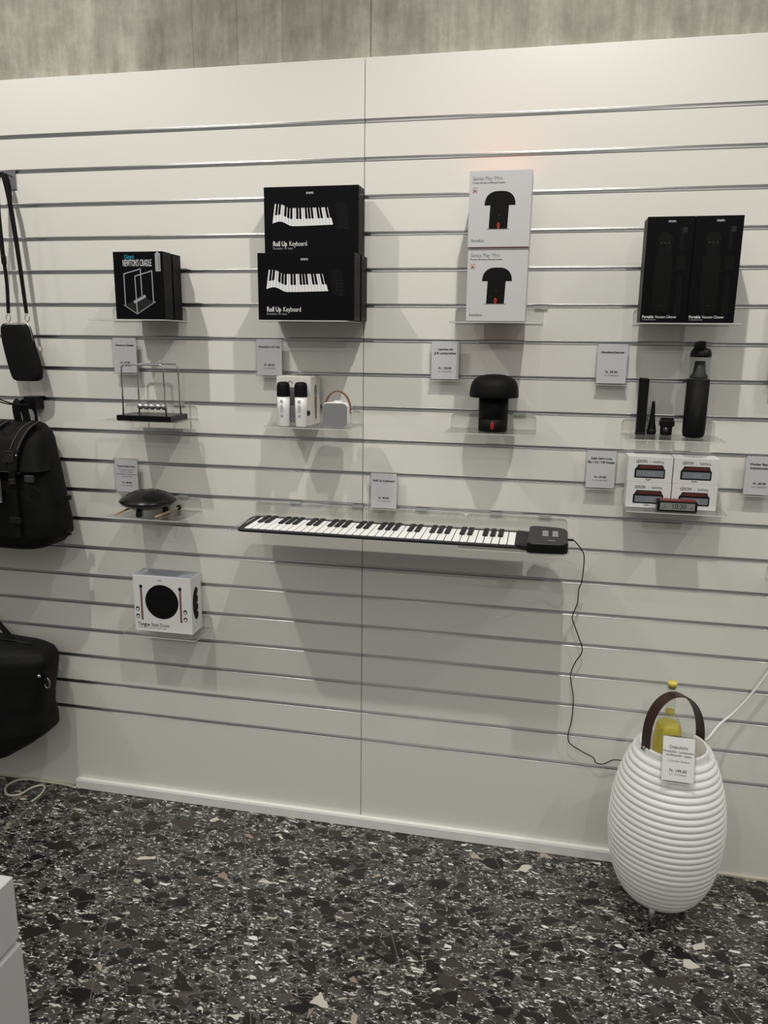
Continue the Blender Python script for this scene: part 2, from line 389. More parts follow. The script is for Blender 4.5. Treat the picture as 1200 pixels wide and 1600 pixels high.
def lettering(lines, m_, parent, y, name='lettering', rot=None, face='front', x=0):
    """lines: (string, x, z, height, align, bold, squeeze); flat print on a face at y (front) or x (right side)"""
    dg = None; V = []; F = []; end = 0
    def flush():
        mb = MB(); mb.add(V, F)
        return mb.build(name, m_, parent)
    for (t, lx, lz, h, al, bold, sq) in lines:
        if V and lx is not None: flush(); V = []; F = []
        cu = bpy.data.curves.new('t', 'FONT'); cu.body = t; cu.size = h * 1.38; cu.align_x = al; cu.resolution_u = 2
        cu.offset = .018 * h * bold if bold else 0
        to = bpy.data.objects.new('t', cu); COL.objects.link(to)
        bpy.context.view_layer.update(); dg = bpy.context.evaluated_depsgraph_get()
        me = bpy.data.meshes.new_from_object(to.evaluated_get(dg))
        o = len(V)
        if lx is None: lx = end + h * .42
        if len(me.vertices): end = lx + sq * max(v.co.x for v in me.vertices)
        for v in me.vertices:
            a = v.co.x * sq + lx; b = v.co.y + lz
            V.append((a, y, b) if face == 'front' else (x, a, b))
        for p in me.polygons: F.append(tuple(i + o for i in p.vertices))
        bpy.data.objects.remove(to); bpy.data.curves.remove(cu); bpy.data.meshes.remove(me)
    return flush()

def smooth_path(pts, k=6):
    P = [Vector(p) for p in pts]; out = []
    for i in range(len(P) - 1):
        p0 = P[max(i - 1, 0)]; p1 = P[i]; p2 = P[i + 1]; p3 = P[min(i + 2, len(P) - 1)]
        for j in range(k):
            t = j / k
            out.append(.5 * ((2 * p1) + (p2 - p0) * t + (2 * p0 - 5 * p1 + 4 * p2 - p3) * t * t + (3 * p1 - p0 - 3 * p2 + p3) * t ** 3))
    out.append(P[-1]); return out

# ------------------------------------------------------------------ the room
tag(MB().box(-4.2, 3.2, -4.6, .32, -.05, 0).build('floor', 'terrazzo'), kind='structure')
XS = [-2.6, -2.06, -1.74, -1.61, -1.475, -1.321, -1.188, -1.053, -.917, -.78, -.66, -.523, -.36, -.22, -.09, .048, .2, .36, .5, .66, .82, 1.1, 1.5]
cb = MB()
edges = [-4.2] + XS + [3.2]
for a, b_ in zip(edges[:-1], edges[1:]):
    d = random.uniform(0, .0004)
    g = .0022 if abs(b_ + .523) < .01 else (.0007 if any(abs(b_ + q) < .005 for q in (1.053, .917, .78)) else .00005)
    cb.box(a, b_ - g, .028 + d, .3, 0, 3.7)
cb.box(-4.2, 3.2, .034, .31, 0, 3.7)
tag(cb.build('wall_back', 'concrete'), kind='structure')
GR = [2.22 - .1 * k for k in range(20)]
def slat_panel(x0, x1):
    mb = MB(); hh = .0054
    zs = [2.381] + [v for g in GR for v in (g + hh, g - hh)] + [.006]
    for i in range(0, len(zs), 2): mb.box(x0, x1, 0, .019, zs[i + 1], zs[i])
    mb.box(x0, x1, .0192, .0268, .006, 2.381)
    p = tag(mb.build('wall_back_slat_panel', 'panel', bevel=.0012, seg=2), kind='structure')
    prof = [(.004, .0070), (-.0008, .0056), (-.0010, .0050), (-.0006, .0046), (.0050, .0046), (.0066, .0043), (.0074, .0034), (.0076, .0022), (.0076, -.0022), (.0074, -.0034), (.0066, -.0043), (.0040, -.0048), (-.0006, -.0048), (-.0010, -.0052), (-.0008, -.0058), (.004, -.0070)]
    me = MB(); n = len(prof)
    me.add([(x0, y, z) for y, z in prof] + [(x1, y, z) for y, z in prof], [(i, i + 1, n + i + 1, n + i) for i in range(n - 1)], 0, False)
    first = me.build('groove_insert', 'alu', p, loc=(0, 0, GR[0]))
    for g in GR[1:]:
        c = first.copy(); COL.objects.link(c); c.parent = p; c.location = (0, 0, g)
    return p
slat_panel(-2.933, -.5345); slat_panel(-.5325, 1.866)
t1 = MB().box(-1.604, .43, -.016, -.0002, .001, .038); t1.box(-1.604, .43, -.0185, -.016, .001, .034)
tag(t1.build('trim_1', 'trim', bevel=.0015), kind='structure')
tag(MB().box(.43, 1.866, -.006, -.0002, 0, .007).build('trim_2', 'sealant'), kind='structure')
tag(MB().box(-2.9, -1.604, -.006, -.0002, 0, .007).build('trim_3', 'sealant'), kind='structure')
tag(MB().box(-1.696, -1.692, -.60, -.008, 0, .0008).build('trim_4', 'joint'), kind='structure')

# ------------------------------------------------------------------ acrylic shelves
def shelf(x0, x1, zg, depth, label, clips=(.25, .75), zb=.0475, drop=.0):
    """L shaped shelf hung from the groove at zg"""
    t = thing('acrylic_shelf', label, 'shelf', ((x0 + x1) / 2, 0, zg - zb), 'clear acrylic shelves hung in the wall grooves')
    hw = (x1 - x0) / 2; th = .0045; r = .012
    pl = []
    for cx, cy, a in ((hw - r, -depth + r, 270), (-hw + r, -depth + r, 180)):
        seq = [(cx + r * math.cos(math.radians(a + 90 * i / 5)), cy + r * math.sin(math.radians(a + 90 * i / 5))) for i in range(6)]
        pl += (seq[::-1])
    poly = [(hw, -.001)] + pl + [(-hw, -.001)]
    b = MB().plate(poly, -th, 0); b.m = [1] * len(b.m); b.m[0] = 0; b.m[1] = 0
    b.build('board', ['acryl', 'acryl_edge'], t, bevel=.0008, seg=1)
    q = MB().prism([(-hw, 0.0002), (hw, 0.0002)] + [p for p in rrect(-hw, hw, -.01, zb - .007, r) if p[1] > .01], -.0048, -.0012)
    q.m = [1] * len(q.m); q.m[0] = 0; q.m[1] = 0
    q.build('back_plate', ['acryl', 'acryl_edge'], t)
    for c in clips:
        x = -hw + 2 * hw * c
        MB().box(x - .018, x + .018, -.0048, .006, zb - .0105, zb - .0006).build('hook', 'clip', t)
    return t
shelf(-1.345, -1.093, 1.72, .150, 'clear acrylic shelf under the two black cradle boxes')
shelf(-.800, -.541, 1.72, .168, 'clear acrylic shelf under the black keyboard boxes')
shelf(-.262, -.012, 1.72, .150, 'clear acrylic shelf under the two white mushroom lamp boxes', (.5, .97))
shelf(.229, .481, 1.72, .150, 'clear acrylic shelf under the two tall black vacuum cleaner boxes')
shelf(-1.325, -1.071, 1.42, .160, 'clear acrylic shelf carrying the chrome pendulum balls')
shelf(-.795, -.536, 1.42, .165, 'clear acrylic shelf with microphones and small speaker', (.12, .6))
shelf(-.265, -.016, 1.42, .150, 'clear acrylic shelf under the black mushroom lamp', (.28, .8))
shelf(.221, .471, 1.42, .160, 'clear acrylic shelf holding handheld vacuum and its nozzles')
shelf(.238, .501, 1.22, .130, 'clear acrylic shelf with stacked clock boxes')
shelf(-1.322, -1.071, 1.12, .163, 'clear acrylic shelf under the black steel drum', (.2, .75))
shelf(-1.310, -1.049, .72, .130, 'clear acrylic shelf with white drum box, lowest on the wall')
shelf(-.885, -.212, 1.12, .215, 'long clear acrylic shelf under the piano keys', (.2, .5, .8), zb=.05)
shelf(-.209, .090, 1.12, .255, 'clear acrylic shelf under the right end of the keyboard', (.3, .78), zb=.05)
shelf(.648, .90, 1.02, .15, 'empty clear acrylic shelf just entering at the right edge')

# ------------------------------------------------------------------ price tags
def price_tag(x, ztop, lines, label, white=False, loc=None, rot=(0, 0, 0), wdt=.088, hgt=.116):
    t = thing('price_tag', label, 'price tag', loc or (x, -.022, ztop), 'printed price cards in clear holders', rot)
    hw = wdt / 2
    hb = MB().box(-hw, hw, .001, .0025, -hgt, 0); hb.m = [1] * 6; hb.m[2] = 0; hb.m[3] = 0
    hb.build('back_sheet', ['acryl', 'acryl_edge'], t)
    MB().box(-hw + .004, hw - .004, -.0004, .0002, -hgt + .004, -.004).build('card', 'paper_white' if white else 'paper', t)
    fb = MB().box(-hw, hw, -.0026, -.0016, -hgt, -.001); fb.m = [1] * 6; fb.m[2] = 0; fb.m[3] = 0
    fb.build('front_sheet', ['acryl', 'acryl_edge'], t)
    MB().box(-hw, hw, -.0026, .0025, -hgt - .0015, -hgt).build('fold', 'acryl_edge', t)
    arm = MB()
    if loc is None: arm.box(-hw + .01, hw - .01, .0025, .026, -.0045, -.0025)
    else: arm.box(-.02, .02, .0025, .05, -.0045, -.0025)
    arm.build('hook', 'acryl', t)
    lettering([l if len(l) == 7 else (*l, 'CENTER', 1, 1) for l in lines], 'ink', t, -.0006)
    return t
def std(title, price, extra=()):
    o = []
    for i, s in enumerate(title): o.append((s, 0, -.030 - .011 * i, .0066, 'CENTER', 2.8, .86 if len(s) > 16 else 1))
    for i, s in enumerate(extra): o.append((s, 0, -.040 - .0075 * i, .0042, 'CENTER', .3, .8))
    o += [(price, 0, -.084, .0066, 'CENTER', 2.8, 1), ('No. 110.000.00.00', 0, -.0925, .0038, 'CENTER', .6, 1)]
    return o
price_tag(-1.300, 1.623, std(['Newtons Gesetz'], 'Fr. 39.90'), 'price card reading Newtons Gesetz behind the chrome pendulum frame')
price_tag(-.821, 1.624, std(['Karaoke 2 Go Set'], 'Fr. 89.90'), 'price card reading Karaoke 2 Go Set above the microphones')
price_tag(-.285, 1.624, std(['Leuchte mit', 'JLB Lautsprecher'], 'Fr. 139.00'), 'price card reading Leuchte mit Lautsprecher left of the mushroom lamp')
price_tag(.181, 1.622, std(['Handstaubsauger'], 'Fr. 39.90'), 'price card reading Handstaubsauger left of the handheld vacuum')
price_tag(.172, 1.325, std(['Keith Haring Love', 'Flip + On / Off Wecker'], 'Fr. 59.90'), 'price card for the clocks, left of the stacked clock boxes')
price_tag(.597, 1.326, std(['Wecker Bambus', 'Induktionslader'], 'Fr. 49.90'), 'price card reading Wecker Bambus at the right edge')
price_tag(-1.320, 1.237, std(['Tongue Steel Drum'], 'Fr. 49.90', ['Die Zungentrommel bietet', 'den 8 Tonen der Musik', 'Ideal fur Meditation, Entspannung oder', 'Yoga gespielt werden']), 'price card reading Tongue Steel Drum behind the black drum')
price_tag(-.462, 1.230, std(['Roll Up Keyboard'], 'Fr. 99.90'), 'price card reading Roll Up Keyboard above the piano keys')
price_tag(.629, 1.622, std(['Ladestation'], 'Fr. 59.90'), 'price card only just entering the right edge, beside the vacuum cleaner')
T9 = [('Dekolicht', 0, -.034, .0082, 'CENTER', 1, 1.05), ('Weinkuhler - Lautsprecher', 0, -.0445, .0058, 'CENTER', 1.2, .88), ('mit Bluetooth - Lampe', 0, -.0535, .0058, 'CENTER', 1.2, .88),
      ('10 Stunden Spielzeit', 0, -.068, .0052, 'CENTER', 0, .95), ('Fr. 199.00', 0, -.094, .0078, 'CENTER', 1.6, 1), ('No. 110.278.00.00', 0, -.102, .0042, 'CENTER', 0, 1)]

# ------------------------------------------------------------------ cartons
def carton(name, x0, x1, yf, dep, z0, h, mats, label, cat='box', group=None, loc_only=False, bev=.0006, rx=0):
    """box with its front at yf; children are laid out from its base centre. mats: front, side, top"""
    t = thing(name, label, cat, ((x0 + x1) / 2, yf + dep / 2, z0 + .0004), group)
    hw = (x1 - x0) / 2; b = MB().box(-hw, hw, -dep / 2, dep / 2, 0, h)
    # faces order: x-, x+, y-, y+, z-, z+
    b.m = [1, 1, 0, 0, 2, 2]
    b.build('carton', mats, t, bevel=bev, seg=1)
    return t, hw, -dep / 2 - .0003, h
# Newton's cradle boxes
G = 'black newton cradle boxes'
t, hw, yf, h = carton('cradle_box', -1.2495, -1.0925, -.145, .052, 1.6725, .189, ['blackbox'] * 3, 'black box with wire frame picture and blue script, in front of its twin', group=G)
lettering([('NEWTON\'S CRADLE', -.003, h - .0405, .0195, 'CENTER', .2, .37)], 'white_ink', t, yf, 'title')
lettering([('Giant', -.043, h - .0195, .0120, 'LEFT', .8, .85)], 'blue', t, yf - .0002, 'title')
pb = MB()
def NP(u, v): return ((u - 457 - (v - 235) / 720 * 37) * .157 / 545, (955 - v) / 720 * .189)
pb.flat([NP(310, 805), NP(455, 900), NP(655, 768), NP(500, 720)], yf, 1)
pb.line([NP(310, 805), NP(455, 900), NP(655, 768)], .0020, yf - .0002, 0)
for pts in ([(325, 800), (308, 470), (490, 418), (508, 700)], [(455, 885), (430, 495), (615, 440), (635, 768)]):
    pb.line([NP(*q) for q in pts], .0030, yf - .0004, 0)
for i in range(5): pb.flat(circ(*NP(432 + 26 * i, 768 - 14 * i), .0047, 14), yf - .0005, 0)
pb.build('printed_picture', ['greyprint', 'blackbox3'], t)
sk = MB().box(hw - .024, hw - .008, yf - .0002, yf, h - .055, h - .005); sk.flat(circ(hw - .016, h - .005, .004, 12), yf - .0003, 0)
for i in range(9): sk.flat([(hw - .015, h - .050 + .0045 * i), (hw - .010, h - .050 + .0045 * i), (hw - .010, h - .0485 + .0045 * i), (hw - .015, h - .0485 + .0045 * i)], yf - .0004, 1)
sk.build('sticker', ['greyprint', 'ink'], t)
dup(t, (-1.1755, -.050, 1.6729), 'black box behind the one with wire frame picture, mostly hidden', G)

# roll up keyboard boxes
def key_box(x0, x1, yf0, dep, z0, h, label):
    t, hw, yf, h = carton('keyboard_box', x0, x1, yf0, dep, z0, h, ['blackbox'] * 3, label, group='black roll up keyboard boxes')
    W = 2 * hw
    X = lambda u: -hw + u * W
    Z = lambda v: h * (1 - v)
    top = lambda u: .25 + .0 * u + (.065 * max(0, min(1, (u - .08) / .18)) ** 1.5)
    bot = lambda u: (.535 - .03 * math.sin(PI * min(1, u / .28))) + .045 * max(0, min(1, (u - .12) / .2)) - .012 * max(0, (u - .5) / .5)
    pic = MB(); n = 19
    for i in range(n):
        ua, ub = i / n, (i + .84) / n; s0, s1 = .645 * ua, .645 * ub
        tl = .125 * (1 - min(1, .4 + ua)) * .2
        A = [(X(.09 + s0), Z(bot(ua))), (X(.09 + s1 + .004), Z(bot(ub))), (X(.118 + .575 * ub), Z(top(ub))), (X(.118 + .575 * ua), Z(top(ua)))]
        pic.flat(A, yf, 0)
    for i in range(n):
        if i % 7 in (2, 6): continue
        u0, u1 = (i + .50) / n, (i + 1.26) / n
        k = .60
        def P(u, v):
            bx = .09 + .645 * u; tx = .118 + .575 * u
            return (X(tx + (bx - tx) * v), Z(top(u) + (bot(u) - top(u)) * v))
        pic.flat([P(u0, k), P(u1, k), P(u1, -.03), P(u0, -.03)], yf - .0003, 1)
    pic.flat([(X(.78), Z(.62)), (X(.91), Z(.66)), (X(.88), Z(.25)), (X(.76), Z(.25))], yf, 2)
    for i in range(4):
        for j in (0, 1): pic.flat([(X(.82 + .04 * j), Z(.42 + .045 * i)), (X(.835 + .04 * j), Z(.42 + .045 * i)), (X(.835 + .04 * j), Z(.41 + .045 * i)), (X(.82 + .04 * j), Z(.41 + .045 * i))], yf - .0003, 3)
    pic.flat([(X(.855), Z(.63)), (X(.88), Z(.63)), (X(.88), Z(.62)), (X(.855), Z(.62))], yf - .0003, 3)
    pic.build('printed_picture', ['white_ink', 'blackbox', 'blackbox2', 'blackbox3'], t)
    lettering([('mm', X(.49), Z(.115), .0088, 'CENTER', 0, 1.15), ('Roll Up', X(.09), Z(.875), .0135, 'LEFT', 1.5, .74), ('Keyboard', None, Z(.875), .0135, 'LEFT', 0, .72)], 'white_ink', t, yf)
    lettering([('Portable / 61 keys', X(.09), Z(.925), .0062, 'LEFT', 0, .95)], 'greyprint', t, yf, 'small_print')
    MB().box(hw + .0001, hw + .0003, -dep / 2 + .008, dep / 2 - .008, .01, h - .01).build('side_flap', 'blackbox2', t)
    return t
b1 = key_box(-.802, -.5235, -.155, .070, 1.6725, .180, 'black keyboard box standing front on the shelf')
b2 = dup(b1, (-.6605, -.0455, 1.6729), 'black keyboard box hidden behind the lower front box', 'black roll up keyboard boxes')
key_box(-.8015, -.5265, -.095, .072, 1.8545, .180, 'black keyboard box on top of the stack')

# mushroom lamp boxes
def mush_box(yf0, z0, label, x0=-.2165, x1=-.0595):
    t, hw, yf, h = carton('lamp_box', x0, x1, yf0, .12, z0, .1875, ['lilacbox', 'lilacbox', 'redside'], label, group='white mushroom lamp boxes')
    W = 2 * hw; X = lambda u: -hw + u * W; Z = lambda v: h * (1 - v)
    lettering([('Sensa Play Mini', X(.05), Z(.125), .0095, 'LEFT', 0, .95), ('kooduu', X(.055), Z(.93), .0080, 'LEFT', 1.2, 1.0)], 'ink_grey', t, yf)
    lettering([('Portable LED lamp and Bluetooth speaker', X(.05), Z(.168), .0043, 'LEFT', .8, .82)], 'ink', t, yf, 'small_print')
    p = MB(); cx = .50
    cap = [(X(cx - .247), Z(.452)), (X(cx + .253), Z(.452))] + [(X(cx + .003 + .25 * math.copysign(abs(math.cos(a)) ** .72, math.cos(a)) * (1 - .06 * math.sin(a))), Z(.452 - .185 * math.sin(a) ** .78)) for a in [PI * i / 20 for i in range(1, 20)]]
    p.flat(cap, yf, 0)
    p.flat([(X(cx - .165), Z(.76)), (X(cx + .135), Z(.76)), (X(cx + .15), Z(.45)), (X(cx - .152), Z(.45))], yf, 0)
    p.flat([(X(cx - .2), Z(.765)), (X(cx + .17), Z(.765)), (X(cx + .17), Z(.759)), (X(cx - .2), Z(.759))], yf - .0001, 2)
    p.flat(circ(X(cx - .01), Z(.718), .0035, 20, .0078), yf - .0003, 1)
    p.flat(circ(X(cx - .01), Z(.718), .0014, 20, .0055), yf - .0005, 3)
    p.flat(circ(X(cx - .004), Z(.58), .0014), yf - .0003, 3)
    for a, b, c, d in ((.055, .13, .218, .226), (.055, .13, .278, .286), (.055, .063, .218, .286), (.122, .13, .218, .286)):
        p.flat([(X(a), Z(d)), (X(b), Z(d)), (X(b), Z(c)), (X(a), Z(c))], yf, 4)
    p.build('printed_picture', ['blackmatte', 'red', 'ink_grey', 'redprint', 'orange'], t)
    lettering([('JBL', X(.092), Z(.268), .0048, 'CENTER', 1.5, .9)], 'redprint', t, yf - .0002, 'badge')
    return t
M['orange'] = mat('orange_ink', (.65, .30, .22), .5)
mush_box(-.15, 1.6725, 'white lamp box with black mushroom picture, lower of two')
mush_box(-.155, 1.8605, 'white lamp box with black mushroom picture, stacked on top', -.2175, -.0585)

# vacuum boxes
def vac_box(x0, x1, label):
    t, hw, yf, h = carton('vacuum_cleaner_box', x0, x1, -.145, .075, 1.6725, .257, ['blackbox', 'blackbox3', 'blackbox'], label, group='tall black vacuum cleaner boxes')
    W = 2 * hw; X = lambda u: -hw + u * W; Z = lambda v: h * (1 - v)
    lettering([('mm', X(.52), Z(.055), .0075, 'CENTER', 0, 1.15), ('Portable', X(.04), Z(.958), .0068, 'LEFT', 1.5, .88), ('Vacuum Cleaner', None, Z(.958), .0068, 'LEFT', .2, .84)], 'white_ink', t, yf)
    lettering([('3 attachments', X(.04), Z(.98), .0045, 'LEFT', 0, .95)], 'greyprint', t, yf, 'small_print')
    p = MB()
    p.flat(rrect(X(.02), X(.98), Z(.93), Z(.12), .01), yf, 1)
    p.flat(rrect(X(.22), X(.60), Z(.90), Z(.36), .010), yf - .0002, 0)
    p.flat(rrect(X(.27), X(.56), Z(.37), Z(.22), .008), yf - .0003, 2)
    p.flat(circ(X(.41), Z(.21), .018, 24, .017), yf - .0004, 0)
    for i in range(3): p.flat(circ(X(.33 + .08 * i), Z(.245), .0028), yf - .0006, 3)
    p.flat(rrect(X(.72), X(.80), Z(.32), Z(.10), .002), yf - .0003, 0)
    p.flat(rrect(X(.76), X(.86), Z(.15), Z(.10), .002), yf - .0004, 3)
    p.flat(rrect(X(.68), X(.88), Z(.50), Z(.37), .004), yf - .0003, 0)
    p.flat([(X(.70), Z(.93)), (X(.86), Z(.93)), (X(.82), Z(.55)), (X(.74), Z(.55))], yf - .0003, 0)
    p.flat([(X(.36), Z(.84)), (X(.46), Z(.84)), (X(.46), Z(.835)), (X(.36), Z(.835))], yf - .0005, 3)
    p.build('printed_picture', ['blackgloss', 'blackbox', 'blackbox2', 'blackbox3'], t)
    return t
vac_box(.2325, .3450, 'tall black vacuum cleaner box, left one of the pair')
vac_box(.3465, .4590, 'tall black vacuum cleaner box, right one of the pair')

# clock boxes
def clock_box(x0, x1, z0, label, src=None):
    t, hw, yf, h = carton('clock_box', x0, x1, -.078, .068, z0, .0712, ['whitebox', 'whitebox', 'whitebox'], label, group='white clock boxes in a two by two stack', bev=.0005)
    W = 2 * hw; X = lambda u: -hw + u * W; Z = lambda v: h * (1 - v)
    lettering([('LEXON', X(.18), Z(.235), .0082, 'LEFT', 1.3, .78), ('FLIP+', X(.42), Z(.93), .0048, 'LEFT', 1.5, 1)], 'ink', t, yf)
    lettering([('x', X(.49), Z(.225), .004, 'LEFT', 0, 1), ('KeithHaring', X(.56), Z(.235), .0074, 'LEFT', .2, .56)], 'ink', t, yf, 'signature')
    p = MB()
    p.flat([(X(.17), Z(.50)), (X(.83), Z(.50)), (X(.78), Z(.31)), (X(.23), Z(.31))], yf, 1)
    p.flat([(X(.25), Z(.46)), (X(.76), Z(.46)), (X(.73), Z(.34)), (X(.28), Z(.34))], yf - .0003, 2)
    p.flat(rrect(X(.16), X(.84), Z(.83), Z(.47), .002), yf - .0002, 0)
    p.flat(rrect(X(.20), X(.81), Z(.78), Z(.53), .001), yf - .0004, 3)
    p.build('printed_picture', ['blackplastic', 'ink', 'redprint', 'lcdprint'], t)
    lettering([('12:30', X(.52), Z(.72), .0092, 'CENTER', .3, .9)], 'greyprint', t, yf - .0006, 'digits')
    return t
cb1 = clock_box(.2405, .3585, 1.1725, 'white clock box, lower left of the stack')
gcl = 'white clock boxes in a two by two stack'
dup(cb1, (.4200, -.044, 1.1729), 'white clock box, lower right of the stack behind the clock', gcl)
dup(cb1, (.2985, -.044, 1.2446), 'white clock box, upper left of the stack', gcl)
dup(cb1, (.4192, -.044, 1.2446), 'white clock box, upper right of the stack', gcl)

# drum box
t, hw, yf, h = carton('drum_box', -1.283, -1.080, -.088, .076, .6727, .192, ['whitebox', 'whitebox', 'greytop'], 'white carton with round black drum picture on the lowest shelf')
W = 2 * hw; X = lambda u: -hw + u * W; Z = lambda v: h * (1 - v)
p = MB(); p.flat(circ(X(.49), Z(.455), .0585, 56), yf, 0)
for i in range(8):
    a = PI * (i + .5) / 8 * 2; cx, cz = X(.49) + .034 * math.cos(a), Z(.43) + .034 * math.sin(a)
    p.line([(cx + .009 * math.cos(q), cz + .009 * math.sin(q)) for q in [a + PI * .4 + PI * 1.2 * k / 8 for k in range(9)]], .0008, yf - .0003, 2)
for (u, v0, v1, s) in ((.135, .20, .80, -1), (.815, .20, .80, 1)):
    p.flat([(X(u - .018), Z(v1)), (X(u + .018), Z(v1)), (X(u + .018), Z(v0)), (X(u - .018), Z(v0))], yf, 1)
    p.flat(circ(X(u), Z(v0), .0058), yf - .0002, 0)
    for v in (.61, .74):
        p.flat(circ(X(u + s * .075), Z(v - .012), .0062), yf - .0002, 0); p.flat(circ(X(u + s * .075), Z(v), .0066), yf - .0003, 0); p.flat(circ(X(u + s * .075), Z(v + .004), .0042), yf - .0005, 3)
p.build('printed_picture', ['blackmatte', 'brownprint', 'blackbox3', 'whitebox'], t)
lettering([('mm', X(.47), Z(.085), .0065, 'CENTER', .6, 1), ('Tongue', X(.05), Z(.905), .0125, 'LEFT', 1.5, .80), ('Steel Drum', None, Z(.905), .0125, 'LEFT', .6, .80)], 'ink', t, yf)
lettering([('6 inch with 8 notes and mallets in bag', X(.05), Z(.945), .0055, 'LEFT', 0, .85)], 'ink_grey', t, yf, 'small_print')
sp = MB()
pts = [(.028 - .024 * abs(math.cos(a)) if False else .000 + .028 * math.cos(a), .098 + .056 * math.sin(a)) for a in [PI / 2 + PI * i / 24 for i in range(25)]]
pts += [(.004 + .008 * abs(math.sin(i * PI / 4)), .098 - .056 + .112 * i / 16) for i in range(1, 16)]
sp.add([(hw + .0003, y, z) for y, z in pts], [tuple(range(len(pts)))])
sp.build('side_picture', 'blackmatte', t)
MB().box(-hw + .03, hw - .05, -.03, .03, h + .0001, h + .0003).build('top_picture', 'greydark', t)
# neighbour shelf goods beyond the frame on the right
shelf(.70, .95, 1.72, .15, 'clear acrylic shelf beyond the right edge under a white carton')
carton('storage_carton', .72, .93, -.14, .10, 1.6725, .235, ['creambox'] * 3, 'cream carton beyond the right edge of the wall')

# ------------------------------------------------------------------ Newton's cradle
Z1 = 1.3725
t = thing('newtons_cradle', 'chrome pendulum balls in wire frame on black base', 'desk toy', (-1.182, -.086, Z1))
MB().box(-.089, .089, -.058, .058, 0, .0165).build('base', 'blackgloss', t, bevel=.0015)
def hoop(y, w_=.068, htop=.168, r=.0026):
    pts = [(-w_ - .003, y, .0165)]
    q = .012
    for i in range(7): a = PI - PI / 2 * i / 6; pts.append((-w_ + q + q * math.cos(a), y, htop - q + q * math.sin(a)))
    for i in range(7): a = PI / 2 - PI / 2 * i / 6; pts.append((w_ - q + q * math.cos(a), y, htop - q + q * math.sin(a)))
    pts.append((w_ + .003, y, .0165))
    return MB().tube(pts, r, 10).build('frame_hoop', 'chrome', t)
hoop(-.048); hoop(.048)
for i in range(5):
    x = -.040 + .0202 * i
    bl = MB().lathe([(.0101 * math.sin(PI * k / 14), .040 - .0101 * math.cos(PI * k / 14)) for k in range(15)], (x, 0), 24, capb=False, capt=False)
    ball = bl.build('ball', 'chrome', t)
    MB().tube([(x, -.048, .168), (x, 0, .050)], .00018, 4).build('string', 'greyprint', ball)
    MB().tube([(x, .048, .168), (x, 0, .050)], .00018, 4).build('string', 'greyprint', ball)

# ------------------------------------------------------------------ karaoke set
t, hw, yf, h = carton('karaoke_box', -.768, -.664, -.112, .098, Z1, .1415, ['creambox'] * 3, 'cream carton standing behind the two white microphones')
p = MB(); X = lambda u: -hw + u * 2 * hw; Z = lambda v: h * (1 - v)
p.flat([(X(.27), Z(.60)), (X(.55), Z(.60)), (X(.55), Z(.22)), (X(.27), Z(.22))], yf, 1)
p.line([(X(.32), Z(.14)), (X(.40), Z(.09)), (X(.48), Z(.14))], .002, yf, 3)
p.flat(circ(X(.93), Z(.74), .006, 20, .008), yf, 0); p.flat([(X(.28), Z(.9)), (X(.6), Z(.9)), (X(.6), Z(.62)), (X(.28), Z(.62))], yf, 2)
for i in range(4): p.flat(circ(X(.35 + .08 * i), Z(.92), .0022), yf - .0002, 0)
p.build('printed_picture', ['ink', 'ink_grey', 'greyprint', 'redprint'], t)
sp = MB()
def side(poly, mi, e=0): sp.add([(hw + .0003 + e, y, z) for y, z in poly], [tuple(range(len(poly)))], mi)
side(rrect(-.012, .014, .082, .118, .012), 0)
side([(-.011, .082), (.013, .082), (.010, .022), (-.006, .022)], 1)
side(rrect(-.006, .010, .016, .026, .004), 1, .0001)
sp.build('side_picture', ['ink_grey', 'brownprint'], t)
def mic(x, y, label):
    t = thing('microphone', label, 'microphone', (x, y, Z1 + .0003), 'white karaoke microphones')
    MB().lathe([(.0155, 0), (.0162, .003), (.0170, .05), (.0182, .086)], n=36).build('body', 'whiteplastic', t)
    MB().lathe([(.0190, .086), (.0190, .0885), (.0188, .110), (.0182, .118), (.0160, .1245), (.0100, .1275), (0, .128)], n=36, capt=False).build('head', 'blackmatte', t)
    for z, r, hz in ((.0345, .0042, .0042), (.053, .0044, .0115), (.0735, .0044, .0044)):
        b = MB().prism(circ(0, z, r, 20, hz), -.0192, -.0155)
        b.build('button', 'silver', t, bevel=.0006)
    return t
m1 = mic(-.7375, -.140, 'white microphone with black head, left of the pair')
dup(m1, (-.6845, -.140, Z1 + .0003), 'white microphone with black head, beside the small speaker', 'white karaoke microphones')
t = thing('portable_speaker', 'small white speaker with grey grille and brown strap', 'speaker', (-.5855, -.105, Z1 + .0003))
MB().prism(rrect(-.038, .038, .001, .071, .014, 8), -.028, .028, smooth=True).build('body', 'whiteplastic', t, bevel=.004, seg=4)
MB().prism(rrect(-.0365, .0365, .0025, .0695, .0135, 8), -.0295, -.0275).build('grille', 'grille', t, bevel=.0006)
arc = [(-.034 * math.cos(a) if False else -.0385 * math.cos(a), 0, .048 + .054 * math.sin(a)) for a in [PI * i / 24 for i in range(25)]]
arc = [(-.0405, .004, .045)] + [(x, .004, z) for x, y, z in arc[1:-1]] + [(.0405, .004, .040)]
MB().ribbon(arc, (0, 1, 0), .015, .0030).build('carry_strap', 'tan', t)
for s in (-1, 1):
    k = MB().tube([(s * .0375, .004, .043), (s * .0432, .004, .043)], .0038, 16); k.build('strap_stud', 'whiteplastic', t)
MB().lathe([(.014, .0705), (.014, .0735), (.010, .0748)], (.002, .004), 24).build('button', 'whiteplastic', t)

